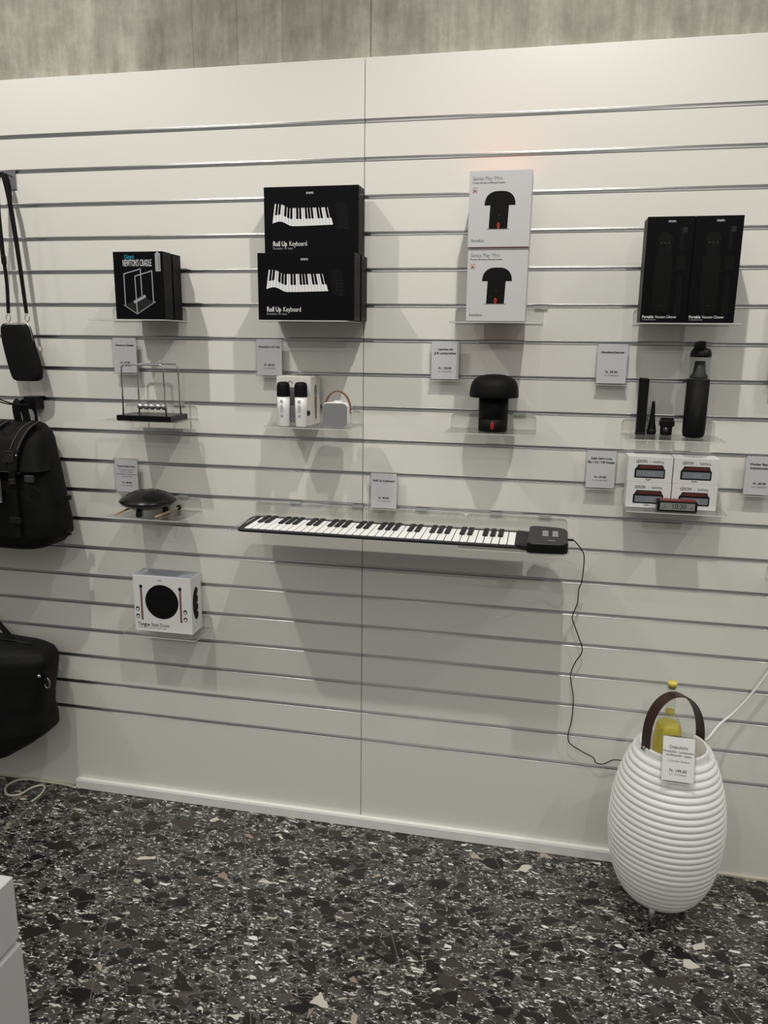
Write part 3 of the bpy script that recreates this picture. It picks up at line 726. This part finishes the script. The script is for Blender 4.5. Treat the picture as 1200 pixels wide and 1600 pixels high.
# ------------------------------------------------------------------ mushroom lamp
t = thing('mushroom_lamp', 'matte black mushroom shaped lamp with red tab', 'lamp', (-.1365, -.086, Z1 + .0003))
MB().lathe([(.0385, 0), (.0405, .002), (.0410, .036)], n=56).build('base_ring', 'blackmatte', t)
MB().lathe([(.0405, .0365), (.0408, .037), (.0412, .100)], n=56).build('speaker_body', 'blackmatte', t)
MB().lathe([(.030, .095), (.0672, .0955), (.0684, .0975), (.0680, .110), (.0660, .125), (.0618, .137), (.0540, .1465), (.0420, .1530), (.0270, .1570), (.0120, .1585), (0, .1588)], n=64, capt=False).build('cap', 'blackmatte', t)
MB().prism(circ(.001, .0195, .0042, 24, .0115), -.0445, -.040).build('tab', 'red', t, bevel=.001)
MB().prism(circ(.001, .0195, .0018, 24, .0085), -.0449, -.0444).build('tab_slot', 'redprint', t)
lettering([('v', .001, .062, .006, 'CENTER', 1, 1)], 'blackbox3', t, -.0416, 'mark')

# ------------------------------------------------------------------ handheld vacuum with nozzles
t = thing('handheld_vacuum', 'upright black handheld vacuum with clear dust cup', 'vacuum cleaner', (.4025, -.072, Z1 + .0003))
MB().lathe([(.0200, 0), (.0262, .003), (.0288, .012), (.0292, .03), (.0292, .156)], n=48).build('body', 'blackmatte', t)
MB().lathe([(.0262, .1562), (.0262, .160), (.0250, .162), (.0250, .213)], n=48).build('dust_cup', 'smoke', t)
MB().lathe([(.0225, .1575), (.0225, .163), (.0165, .173), (.0135, .200), (.0128, .203)], n=32).build('filter', 'filter', t)
MB().lathe([(.0252, .2132), (.0272, .2135), (.0272, .219), (.0255, .228), (.021, .235), (.013, .238)], n=48).build('head', 'blackplastic', t)
MB().prism([(-.019, .232), (.009, .232), (.0085, .2545), (-.003, .2555), (-.0175, .252)], -.012, .012).build('nozzle', 'blackplastic', t, bevel=.003, seg=3)
MB().box(-.006, .006, -.0296, -.0290, .06, .10).build('switch', 'blackbox3', t)
t = thing('crevice_nozzle', 'tall flat black nozzle standing left of the others', 'vacuum nozzle', (.268, -.045, Z1 + .0003), 'vacuum nozzles in a row')
MB().prism([(-.0125, .003), (.0125, .003), (.0130, .154), (-.0138, .156)], -.009, .009).build('blade', 'blackplastic', t, bevel=.003, seg=3)
MB().prism(rrect(-.0135, .0135, 0, .006, .002), -.010, .010).build('foot', 'rubber', t)
t = thing('cone_nozzle', 'small black nozzle tapering to a thin tip', 'vacuum nozzle', (.2985, -.035, Z1 + .0003), 'vacuum nozzles in a row')
MB().lathe([(.0115, 0), (.0128, .004), (.0128, .012), (.0118, .014), (.0112, .020), (.0085, .034), (.0062, .060), (.0045, .088), (.004, .092)], n=32).build('cone', 'blackgloss', t)
MB().lathe([(.0134, .009), (.0134, .0135)], n=32).build('ring', 'rubber', t)
t = thing('brush_nozzle', 'short black brush nozzle with bristles on top', 'vacuum nozzle', (.3375, -.035, Z1 + .0003), 'vacuum nozzles in a row')
MB().lathe([(.0150, 0), (.0160, .003), (.0160, .024)], n=32).build('socket', 'blackgloss', t)
MB().prism(rrect(-.0195, .0195, .0235, .041, .004), -.011, .011).build('brush_head', 'blackplastic', t, bevel=.002)
for i in range(11):
    x = -.0155 + .0031 * i
    MB().box(x - .0009, x + .0009, -.009, .009, .0405, .0475).build('bristle_tuft', 'rubber', t)

# ------------------------------------------------------------------ flip clock
t = thing('alarm_clock', 'small black alarm clock with grey display and red top', 'clock', (.3725, -.1005, 1.1729))
MB().prism(rrect(-.0515, .0515, 0, .029, .004), -.0165, .0165).build('case', 'blackplastic', t, bevel=.0015)
MB().box(-.045, .045, -.0169, -.0164, .005, .0245).build('display', 'lcd', t)
MB().box(-.045, .045, -.0145, .0145, .0288, .0312).build('top_pad', 'redpad', t, bevel=.0006)
lettering([('10:30', .004, .0085, .0145, 'CENTER', .5, .85), ('23', .037, .0085, .006, 'CENTER', .3, 1), ('AL', -.034, .0175, .0035, 'CENTER', .3, 1), ('DATE', -.034, .0095, .0035, 'CENTER', .3, 1)], 'ink', t, -.0172, 'digits')

# ------------------------------------------------------------------ steel tongue drum with mallets
ZD = 1.0727
t = thing('tongue_drum', 'shallow black steel drum with curved tongues', 'drum', (-1.2115, -.090, ZD))
prof = [(0, .0165), (.03, .0175), (.055, .0220), (.075, .0310), (.0855, .0400), (.0882, .0430), (.0882, .0445), (.0860, .0475), (.0760, .0560), (.0600, .0655), (.0430, .0722), (.0240, .0762), (0, .0778)]
MB().lathe(prof, n=72, capb=False, capt=False).build('shell', 'drum', t)
def ztop(r):
    P = [(0, .0778), (.0240, .0762), (.0430, .0722), (.0600, .0655), (.0760, .0560), (.086, .0475)]
    for (a, za), (b, zb_) in zip(P[:-1], P[1:]):
        if a <= r <= b: return za + (zb_ - za) * (r - a) / (b - a)
    return .047
for i in range(8):
    a = 2 * PI * i / 8 + .2; pts = []
    for k in range(13):
        q = PI * k / 12; r = .066 - .036 * math.sin(q); aa = a + .30 * math.cos(q)
        pts.append((r * math.cos(aa), r * math.sin(aa), ztop(r) + .0002))
    MB().tube(pts, .0007, 5).build('tongue', 'blackgloss', t)
for a in (-95, 25, 145):
    MB().lathe([(.0075, 0), (.0100, .004), (.0092, .013), (.0070, .0235)], (.052 * math.cos(math.radians(a)), .052 * math.sin(math.radians(a))), 20).build('foot', 'rubber', t)
def mallet(p0, p1, label):
    a = Vector(p0); b = Vector(p1); t = thing('mallet', label, 'mallet', p0, 'wooden mallets with black tips')
    d = b - a; MB().tube([(0, 0, 0), d * .98], .0034, 10).build('stick', 'wood', t)
    r = .0088; MB().lathe([(r * math.sin(PI * k / 10), -r * math.cos(PI * k / 10)) for k in range(11)], n=20, capb=False, capt=False).build('tip', 'rubber', t, loc=tuple(d))
mallet((-1.300, -.140, ZD + .0037), (-1.2900, -.012, ZD + .0090), 'wooden mallet lying under the left side of the drum')
mallet((-1.160, -.146, ZD + .0037), (-1.1430, -.018, ZD + .0090), 'wooden mallet with black ball tip right of the drum')

# ------------------------------------------------------------------ roll up keyboard
ZK = 1.0705
t = thing('roll_up_keyboard', 'long black roll up piano keyboard with white keys', 'keyboard', (-.45, -.14, ZK))
def kx(x): return x + .45
def ky(y): return y + .14
out = [(kx(-.030), ky(-.232)), (kx(-.838), ky(-.232))]
for i in range(8): a = math.radians(270 - 75 * i / 7); out.append((kx(-.838) + .022 * math.cos(a), ky(-.208) + .024 * math.sin(a)))
out += [(kx(-.874), ky(-.085))]
for i in range(8): a = math.radians(170 - 80 * i / 7); out.append((kx(-.853) + .020 * math.cos(a), ky(-.070) + .022 * math.sin(a)))
out += [(kx(-.030), ky(-.048))]
MB().plate(out[::-1], .0003, .0062).build('mat', 'rubber', t, bevel=.0015)
MB().box(kx(-.862), kx(-.858), ky(-.15), ky(-.075), .0062, .0066).build('end_print', 'greyprint', t)
kw = .0218; x0 = kx(-.8395)
def wkey():
    return MB().box(-kw / 2 + .0012, kw / 2 - .0012, -.071, .071, 0, .0024)
wk = wkey().build('white_key', 'keywhite', t, bevel=.0007); wk.location = (x0 + kw / 2, ky(-.145), .0062)
bk = None
for i in range(36):
    if i:
        c = wk.copy(); COL.objects.link(c); c.parent = t; c.location = (x0 + kw * (i + .5), ky(-.145), .0062)
    if i < 35 and i % 7 not in (2, 6):
        loc = (x0 + kw * (i + 1), ky(-.098), .0086)
        if bk is None: bk = MB().box(-.0074, .0074, -.047, .040, 0, .0045).build('black_key', 'rubber', t, bevel=.0016, loc=loc)
        else:
            c = bk.copy(); COL.objects.link(c); c.parent = t; c.location = loc
con = MB().plate([(kx(-.052), ky(-.228)), (kx(-.018), ky(-.245)), (kx(-.018), ky(-.072)), (kx(-.052), ky(-.062))], .0005, .012)
for i in range(7): con.box(kx(-.048 + .0045 * i), kx(-.046 + .0045 * i), ky(-.225), ky(-.075), .0115, .013)
con.build('ribbed_joint', 'rubber', t)
hb = MB().plate([(kx(-.022), ky(-.262)), (kx(-.010), ky(-.268)), (kx(.074), ky(-.262)), (kx(.086), ky(-.250)), (kx(.088), ky(-.100)), (kx(.080), ky(-.078)), (kx(.060), ky(-.066)), (kx(.0), ky(-.060)), (kx(-.018), ky(-.070))], .0005, .029)
hub = hb.build('control_box', 'blackplastic', t, bevel=.004, seg=3)
lb = MB()
for j in (0, 1):
    for i in range(5): lb.add([(kx(.026 + .027 * j + a), ky(-.176 + .013 * i + b), .0293) for a, b in ((-.008, -.0022), (.008, -.0022), (.008, .0022), (-.008, .0022))], [(0, 1, 2, 3)])
lb.build('button_print', 'white_ink', hub)
me = lettering([('mm', 0, 0, .008, 'CENTER', .5, 1.2)], 'white_ink', hub, 0, 'mark')
me.rotation_euler = (-PI / 2, 0, 0); me.location = (kx(.042), ky(-.232), .0293)
K = [(0.086, -.15, 1.085), (0.104, -.135, 1.081), (0.127, -.105, 1.05), (0.14, -.072, 1.016), (0.14, -.046, 0.94), (0.134, -.024, 0.903), (0.133, -.02, 0.86), (0.123, -.02, 0.825), (0.122, -.02, 0.807), (0.141, -.02, 0.759), (0.157, -.02, 0.71), (0.139, -.02, 0.67), (0.128, -.02, 0.625), (0.141, -.02, 0.55), (0.14, -.02, 0.479), (0.133, -.02, 0.431), (0.139, -.02, 0.401), (0.174, -.02, 0.379), (0.212, -.02, 0.361), (0.222, -.02, 0.344), (0.245, -.02, 0.343), (0.285, -.022, 0.363), (.36, -.025, .34), (.42, -.02, .2), (.43, -.025, .06), (.44, -.04, .004)]
MB().tube(smooth_path([(a + .45, b + .14, c - ZK) for a, b, c in K]), .0017, 8).build('power_cable', 'rubber', t)
MB().tube([(.536, -.01, 1.0848 - ZK), (.552, -.006, 1.0843 - ZK)], .0034, 12).build('cable_plug', 'rubber', t)

# ------------------------------------------------------------------ big white lamp, wine cooler
CX, CY = .408, -.203
t = thing('ribbed_floor_lamp', 'large white ribbed barrel lamp with leather handle on the floor', 'lamp', (CX, CY, 0))
base = [(.052, .075), (.062, .092), (.080, .110), (.11, .127), (.15, .142), (.20, .153), (.26, .1585), (.31, .1585), (.36, .154), (.41, .145), (.46, .130), (.49, .119), (.512, .108), (.522, .103)]
def rad(z):
    for (a, ra), (b, rb) in zip(base[:-1], base[1:]):
        if a <= z <= b: return ra + (rb - ra) * (z - a) / (b - a)
    return base[-1][1]
prof = [(.001, .050), (.066, .050), (.073, .0515)]
nr = 25; zb0, zt0 = .060, .520
for i in range(nr * 8 + 1):
    z = zb0 + (zt0 - zb0) * i / (nr * 8); ph = (i % 8) / 8
    # steep shoulders, sharper valleys; ribs get shallower towards the foot
    amp = .0016 + .0030 * (z - zb0) / (zt0 - zb0)
    zc = z
    rr = (rad(z - .008) + 2 * rad(z) + rad(min(z + .008, .522))) / 4
    prof.append((rr - amp * (1 - abs(math.sin(PI * i / 8)) ** .8), zc))
prof += [(.1015, .5235), (.0995, .522), (.0985, .500), (.088, .4985)]
MB().lathe(prof, n=96, capb=False, capt=False).build('shade', 'lampwhite', t)
MB().lathe([(.0905, .499), (.0905, .522), (.0918, .531), (.0900, .536), (.0865, .537), (.0845, .533), (.0830, .500), (.080, .340), (.001, .338)], n=80, capb=False, capt=False).build('cooler_insert', 'whiteplastic', t)
for a in (-112, -2, 122):
    ca, sa = math.cos(math.radians(a)), math.sin(math.radians(a))
    MB().tube([(.058 * ca, .058 * sa, .057), (.072 * ca, .072 * sa, .001)], .0105, 20, r2=.0070).build('leg', 'steel', t)
A = Vector((-.079, -.040, .530)); B = Vector((.081, .060, .530)); mid = (A + B) / 2; dv = (B - A) / 2
pts = []
for i in range(33):
    a = PI * i / 32
    u = -math.cos(a); zz = (math.sin(a)) ** .85
    pts.append(mid + dv * u * 1.0 - dv.normalized() * .016 * math.sin(a) + Vector((0, 0, .148 * zz)))
pts[0] += Vector((0, 0, -.008)); pts[-1] += Vector((0, 0, -.008))
wdir = dv.cross(Vector((0, 0, 1)))
MB().ribbon(pts, wdir, .034, .003).build('leather_handle', 'brown', t, bevel=.0008, seg=1)
for q in (A, B):
    d = (q - mid).normalized()
    MB().tube([q + d * .003 + Vector((0, 0, .004)), q + d * .0085 + Vector((0, 0, .004))], .0045, 14).build('rivet', 'steel', t)
wc = [(.0905, .055, .525), (.11, .09, .515), (.150, .145, .535), (.185, .165, .56), (.222, .170, .61), (.262, .172, .68), (.30, .172, .76), (.36, .172, .86), (.45, .172, .95)]
MB().tube(smooth_path(wc), .0035, 10).build('power_cable', 'white_cable', t)
bt = thing('wine_bottle', 'clear glass bottle with yellow liquid standing in the lamp', 'bottle', (.3915, -.190, .3390))
MB().lathe([(.0350, 0), (.0365, .004), (.0368, .215), (.0352, .235), (.0300, .255), (.0220, .270), (.0150, .281), (.0128, .292), (.0125, .345), (.0140, .347), (.0140, .356), (.0125, .358)], n=56, capt=False).build('glass', 'glass', bt)
MB().lathe([(.0335, .003), (.0352, .006), (.0354, .214), (.0340, .232), (.0300, .247), (.027, .250)], n=48).build('liquid', 'wine', bt)
MB().lathe([(.0105, .276), (.0108, .288)], n=32).build('neck_liquid', 'wine', bt)
MB().lathe([(.0095, .352), (.0100, .3590), (.0132, .3595), (.0135, .369), (.0115, .3725), (0, .373)], n=32, capt=False).build('stopper', 'yellow', bt)
# its tag, leaning out over the lamp's front rim
p9 = price_tag(0, 0, T9, 'white price card reading Dekolicht clipped to the big white lamp', True, loc=(.4045, -.284, .5990), rot=(math.radians(-24), math.radians(1.5), 0), hgt=.121, wdt=.089)
MB().box(-.014, .014, .001, .0022, -.085, -.001).build('clip_stem', 'acryl', p9)

# ------------------------------------------------------------------ bags at the left
hk = thing('display_hook', 'steel slatwall hook holding the phone pouch strap', 'hook', (-1.664, 0, 2.12), 'slatwall hooks')
MB().box(-.016, .016, -.004, -.0015, -.052, .002).build('face_plate', 'steel', hk, bevel=.0006)
MB().box(-.016, .016, -.002, .006, .0, .0035).build('slot_lip', 'steel', hk)
MB().tube([(0, -.003, -.012), (0, -.25, -.012), (0, -.262, -.004)], .0032, 10).build('rod', 'chrome', hk)
t = thing('phone_pouch', 'small black pouch hanging on a long strap from a hook', 'bag', (-1.64, -.06, 1.48))
def LP(x, y, z): return (x + 1.64, y + .06, z - 1.48)
lv = [(1.480, -1.660, -1.592), (1.484, -1.672, -1.582), (1.492, -1.678, -1.575), (1.51, -1.684, -1.572), (1.55, -1.693, -1.580), (1.60, -1.702, -1.592), (1.635, -1.704, -1.600), (1.649, -1.702, -1.604), (1.656, -1.694, -1.612)]
MB().loft([(z - 1.48, a + 1.64, b + 1.64, -.015, .015) for z, a, b in lv], 40, 4).build('pouch_body', 'nylon', t)
MB().tube(smooth_path([LP(-1.700, -.062, 1.60), LP(-1.702, -.062, 1.640), LP(-1.690, -.062, 1.659), LP(-1.62, -.062, 1.659), LP(-1.602, -.062, 1.645), LP(-1.594, -.062, 1.60), LP(-1.588, -.062, 1.57)]), .0018, 6).build('zip', 'steel', t)
MB().ribbon(smooth_path([LP(-1.662, -.05, 2.108), LP(-1.670, -.058, 2.08), LP(-1.676, -.06, 2.0), LP(-1.676, -.06, 1.9), LP(-1.674, -.06, 1.84)]), (1, 0, 0), lambda u: .010 + .006 * u, .0018).build('strap', 'strap', t)
MB().ribbon(smooth_path([LP(-1.676, -.058, 1.865), LP(-1.672, -.058, 1.78), LP(-1.676, -.058, 1.69)]), (1, 0, 0), .011, .003).build('strap', 'strap', t)
MB().ribbon(smooth_path([LP(-1.662, -.05, 2.108), LP(-1.648, -.058, 2.085), LP(-1.636, -.06, 2.03), LP(-1.628, -.06, 1.95), LP(-1.620, -.06, 1.85), LP(-1.610, -.06, 1.69)]), (1, 0, 0), lambda u: .012 + .004 * math.sin(PI * u), .0018).build('strap', 'strap', t)
MB().ribbon(smooth_path([LP(-1.662, -.03, 2.108), LP(-1.650, -.035, 2.08), LP(-1.645, -.04, 2.03)]), (1, 0, 0), .008, .0018).build('strap', 'strap', t)
MB().box(-.040, -.026, -.0035, .0035, .358, .384).build('buckle', 'blackplastic', t, bevel=.001)
for x in (-1.676, -1.609):
    c = [LP(x + .0075 * math.cos(a), -.06, 1.676 + .011 * math.sin(a)) for a in [2 * PI * i / 16 for i in range(16)]]
    MB().tube(c, .0016, 6, closed=True).build('ring', 'chrome', t)
# dark pouch further left, its right flank in view
t = thing('round_black_bag', 'black bag whose right flank shows at the left edge', 'bag', (-2.05, -.07, 1.62))
MB().loft([(0, -.07, .07, -.03, .03), (.02, -.10, .103, -.04, .04), (.07, -.11, .118, -.045, .045), (.13, -.10, .110, -.04, .04), (.17, -.07, .09, -.03, .03)], 40, 2.6).build('bag_body', 'nylon', t)
MB().ribbon(smooth_path([(-.06, 0, .165), (-.03, 0, .34), (0, 0, .49), (.03, 0, .34), (.06, 0, .165)]), (0, 1, 0), .014, .002).build('strap', 'strap', t)
hk2 = dup(hk, (-2.05, 0, 2.12), 'steel slatwall hook beyond the left edge', 'slatwall hooks')
price_tag(-1.972, 1.655, std(['Umhangetasche'], 'Fr. 29.90'), 'price card at the left edge beside the black phone pouch')

# backpack
hk = thing('backpack_hook', 'black block with a wire loop holding the backpack', 'hook', (-1.640, 0, 1.425))
MB().box(-.020, .024, -.045, -.0012, -.038, .004).build('block', 'blackplastic', hk, bevel=.0015)
MB().box(-.022, .030, -.002, .006, -.004, .004).build('slot_lip', 'blackplastic', hk)
MB().tube(smooth_path([(-.012, -.045, -.018), (-.012, -.12, -.016), (-.016, -.20, .006), (.010, -.215, .012), (.014, -.17, -.004), (.012, -.11, -.018), (.012, -.045, -.018)]), .0022, 8).build('wire_loop', 'blackplastic', hk)
t = thing('backpack', 'black nylon backpack with brown stitching hanging at left', 'backpack', (-1.78, -.115, .94))
def BP(x, y, z): return (x + 1.78, y * .83 + .115, z - .94)
lv = [(.940, -1.95, -1.62, -.17, -.05), (.946, -1.99, -1.57, -.20, -.03), (.960, -2.02, -1.535, -.222, -.018), (.994, -2.04, -1.500, -.235, -.012), (1.04, -2.045, -1.500, -.238, -.012), (1.11, -2.04, -1.512, -.232, -.012), (1.19, -2.03, -1.526, -.222, -.012), (1.255, -2.02, -1.538, -.212, -.012), (1.30, -2.01, -1.545, -.195, -.014), (1.325, -2.00, -1.556, -.175, -.018), (1.340, -1.98, -1.578, -.150, -.025), (1.346, -1.95, -1.60, -.125, -.04)]
# subdivide levels for folds
L2 = []
for a, b_ in zip(lv[:-1], lv[1:]):
    for k in range(4): L2.append(tuple(a[j] + (b_[j] - a[j]) * k / 4 for j in range(5)))
L2.append(lv[-1])
MB().loft([(z - .94, a + 1.78, b_ + 1.78, c * .83 + .115, d * .83 + .115) for z, a, b_, c, d in L2], 96, 3.6, wob=.010, seed=3).build('bag_body', 'nylon', t)
fl = [(1.205, -2.03, -1.524, -.243, -.10), (1.212, -2.03, -1.528, -.243, -.09), (1.25, -2.02, -1.534, -.232, -.05), (1.30, -2.015, -1.541, -.213, -.03), (1.325, -2.005, -1.552, -.19, -.028), (1.343, -1.985, -1.575, -.16, -.03), (1.352, -1.95, -1.60, -.125, -.045)]
L2 = []
for a, b_ in zip(fl[:-1], fl[1:]):
    for k in range(4): L2.append(tuple(a[j] + (b_[j] - a[j]) * k / 4 for j in range(5)))
L2.append(fl[-1])
flap = MB().loft([(z - .94, a + 1.78, b_ + 1.78, c * .83 + .115, d * .83 + .115) for z, a, b_, c, d in L2], 96, 3.6, wob=.006, seed=5).build('flap', 'nylon', t)
for x in (-1.592, -1.70):
    MB().ribbon(smooth_path([BP(x + .02, -.13, 1.356), BP(x + .012, -.18, 1.338), BP(x, -.21, 1.305), BP(x - .006, -.238, 1.26), BP(x - .008, -.25, 1.21)]), (1, 0, 0), .030, .003).build('flap_strap', 'strap', flap)
    for s in (-1, 1): MB().tube(smooth_path([BP(x + .02 + s * .013, -.133, 1.358), BP(x + .012 + s * .013, -.183, 1.341), BP(x + s * .013, -.213, 1.308), BP(x - .006 + s * .013, -.238, 1.275)]), .0011, 5).build('stitching', 'stitch', flap)
    for s in (-1, 1): MB().tube([BP(x - .004 + s * .009, -.236, 1.262), BP(x - .004 + s * .009, -.246, 1.258)], .0028, 10).build('stud', 'chrome', flap)
    MB().ribbon(smooth_path([BP(x - .008, -.253, 1.215), BP(x - .008, -.252, 1.15), BP(x - .008, -.252, 1.00)]), (1, 0, 0), .020, .0025).build('front_strap', 'strap', t)
    MB().box(x - .028 + 1.78, x + .012 + 1.78, -.262 * .83 + .115, -.254 * .83 + .115, 1.045 - .94, 1.066 - .94).build('buckle', 'rubber', t, bevel=.002)
    MB().box(x - .018 + 1.78, x + .004 + 1.78, -.262 * .83 + .115, -.254 * .83 + .115, 1.170 - .94, 1.188 - .94).build('buckle', 'patch', t, bevel=.002)
MB().box(-1.630 + 1.78, -1.594 + 1.78, -.247 * .83 + .115, -.232 * .83 + .115, 1.240 - .94, 1.272 - .94).build('leather_patch', ['patch'], flap, bevel=.001)
MB().tube([BP(*q) for q in ((-1.630, -.249, 1.240), (-1.594, -.249, 1.240), (-1.594, -.249, 1.272), (-1.630, -.249, 1.272))], .0009, 5, closed=True).build('patch_border', 'greyleather', flap)
MB().box(-1.566 + 1.78, -1.538 + 1.78, -.243 * .83 + .115, -.228 * .83 + .115, 1.176 - .94, 1.198 - .94).build('leather_tab', 'greyleather', t, bevel=.002)
MB().tube(smooth_path([BP(-1.80, -.235, 1.19), BP(-1.66, -.24, 1.206), BP(-1.58, -.24, 1.203)]), .0009, 5).build('stitching', 'stitch', t)
MB().ribbon(smooth_path([BP(-1.655, -.10, 1.345), BP(-1.655, -.108, 1.40), BP(-1.645, -.10, 1.418), BP(-1.640, -.09, 1.40), BP(-1.632, -.085, 1.345)]), (1, .3, 0), .024, .003).build('carry_handle', 'strap', t)
MB().ribbon(smooth_path([BP(-1.63, -.05, 1.395), BP(-1.624, -.045, 1.37), BP(-1.628, -.04, 1.335)]), (1, 0, 0), lambda u: .016 - .007 * math.sin(PI * u), .003).build('carry_handle', 'strap', t)
MB().ribbon(smooth_path([BP(-1.53, -.15, 1.03), BP(-1.515, -.14, 1.075), BP(-1.498, -.13, 1.10), BP(-1.482, -.125, 1.118)]), (0, 1, 0), .016, .004).build('side_strap', 'strap', t)
MB().box(-1.496 + 1.78, -1.474 + 1.78, -.135 * .83 + .115, -.120 * .83 + .115, 1.106 - .94, 1.122 - .94).build('side_buckle', 'rubber', t, bevel=.002)
MB().ribbon(smooth_path([BP(-1.53, -.16, .99), BP(-1.505, -.14, 1.0), BP(-1.488, -.13, .998)]), (0, 1, 0), .014, .004).build('side_strap', 'strap', t)
MB().box(-1.500 + 1.78, -1.484 + 1.78, -.137 * .83 + .115, -.12 * .83 + .115, .988 - .94, 1.003 - .94).build('side_buckle', 'rubber', t, bevel=.002)
t10 = price_tag(0, 0, std(['Rucksack'], 'Fr. 129.00'), 'white price card hanging on the front of the backpack', True, loc=(-1.676, -.228, 1.232))

# tote
t = thing('travel_bag', 'black leather travel bag hanging low at the left edge', 'bag', (-2.0, -.12, .17))
def TP(x, y, z): return (x + 2.0, y + .12, z - .17)
lv = [(.178, -2.20, -1.80, -.17, -.07), (.184, -2.25, -1.762, -.19, -.05), (.245, -2.36, -1.668, -.225, -.03), (.285, -2.40, -1.615, -.235, -.02), (.303, -2.405, -1.597, -.235, -.02), (.335, -2.40, -1.598, -.232, -.018), (.375, -2.395, -1.606, -.23, -.016), (.424, -2.39, -1.602, -.225, -.015), (.496, -2.38, -1.589, -.215, -.015), (.555, -2.38, -1.585, -.205, -.015), (.578, -2.36, -1.598, -.19, -.025), (.590, -2.34, -1.628, -.175, -.035), (.600, -2.30, -1.69, -.16, -.05)]
L2 = []
for a, b_ in zip(lv[:-1], lv[1:]):
    for k in range(4): L2.append(tuple(a[j] + (b_[j] - a[j]) * k / 4 for j in range(5)))
L2.append(lv[-1])
MB().loft([(z - .17, a + 2, b_ + 2, c + .12, d + .12) for z, a, b_, c, d in L2], 110, 3.4, wob=.014, seed=9).build('bag_body', 'leather', t)
MB().ribbon(smooth_path([TP(-1.735, -.10, .590), TP(-1.80, -.10, .665), TP(-1.90, -.09, .775), TP(-1.99, -.06, .83), TP(-2.08, -.09, .78), TP(-2.24, -.10, .595)]), (0, 1, 0), .022, .004).build('carry_strap', 'strap', t)
MB().tube([TP(-1.86, -.115, .607), TP(-1.74, -.115, .604), TP(-1.66, -.115, .598)], .003, 6).build('zip', 'blackplastic', t)
MB().tube([TP(-1.602, -.17, .515), TP(-1.594, -.178, .513)], .0055, 12).build('stud', 'steel', t)
c = [TP(-1.588 + .010 * math.cos(a), -.15, .478 + .018 * math.sin(a)) for a in [2 * PI * i / 18 for i in range(18)]]
MB().tube(c, .0022, 6, closed=True).build('ring', 'steel', t)
MB().ribbon([TP(-1.60, -.15, .53), TP(-1.586, -.15, .51), TP(-1.586, -.15, .49)], (0, 1, 0), .016, .003).build('ring_tab', 'strap', t)
hk3 = thing('bag_hook', 'steel hook beyond the left edge carrying the travel bag', 'hook', (-1.99, 0, .82), 'slatwall hooks')
MB().box(-.016, .016, -.004, -.0015, -.052, .002).build('face_plate', 'steel', hk3, bevel=.0006)
MB().box(-.016, .016, -.002, .006, .0, .0035).build('slot_lip', 'steel', hk3)
MB().tube([(0, -.003, .004), (0, -.12, .004)], .0032, 10).build('rod', 'chrome', hk3)

# ------------------------------------------------------------------ floor bits
cp = [(-1.604, -.022), (-1.64, -.014), (-1.69, -.012), (-1.765, -.012), (-1.81, -.012), (-1.845, -.03), (-1.853, -.075), (-1.816, -.115), (-1.775, -.106), (-1.761, -.060), (-1.734, -.035), (-1.714, -.047), (-1.701, -.089), (-1.704, -.135)]
tag(MB().tube(smooth_path([(a, b_, .0045) for a, b_ in cp]), .0042, 8).build('floor_cable', 'cream_cable'), 'cream cable looping on the dark floor under the bags', 'cable')
t = thing('white_display_plinth', 'white display block with a gap, cut off at lower left', 'display plinth', (-1.045, -1.042, 0))
MB().box(-.62, 0, -.62, 0, .351, .500).build('upper_block', 'plinth', t, bevel=.001)
MB().box(-.60, -.018, -.60, -.018, .336, .352).build('recess', 'plinth', t)
MB().box(-.62, .004, -.62, 0, .0, .337).build('lower_block', 'plinth', t, bevel=.001)
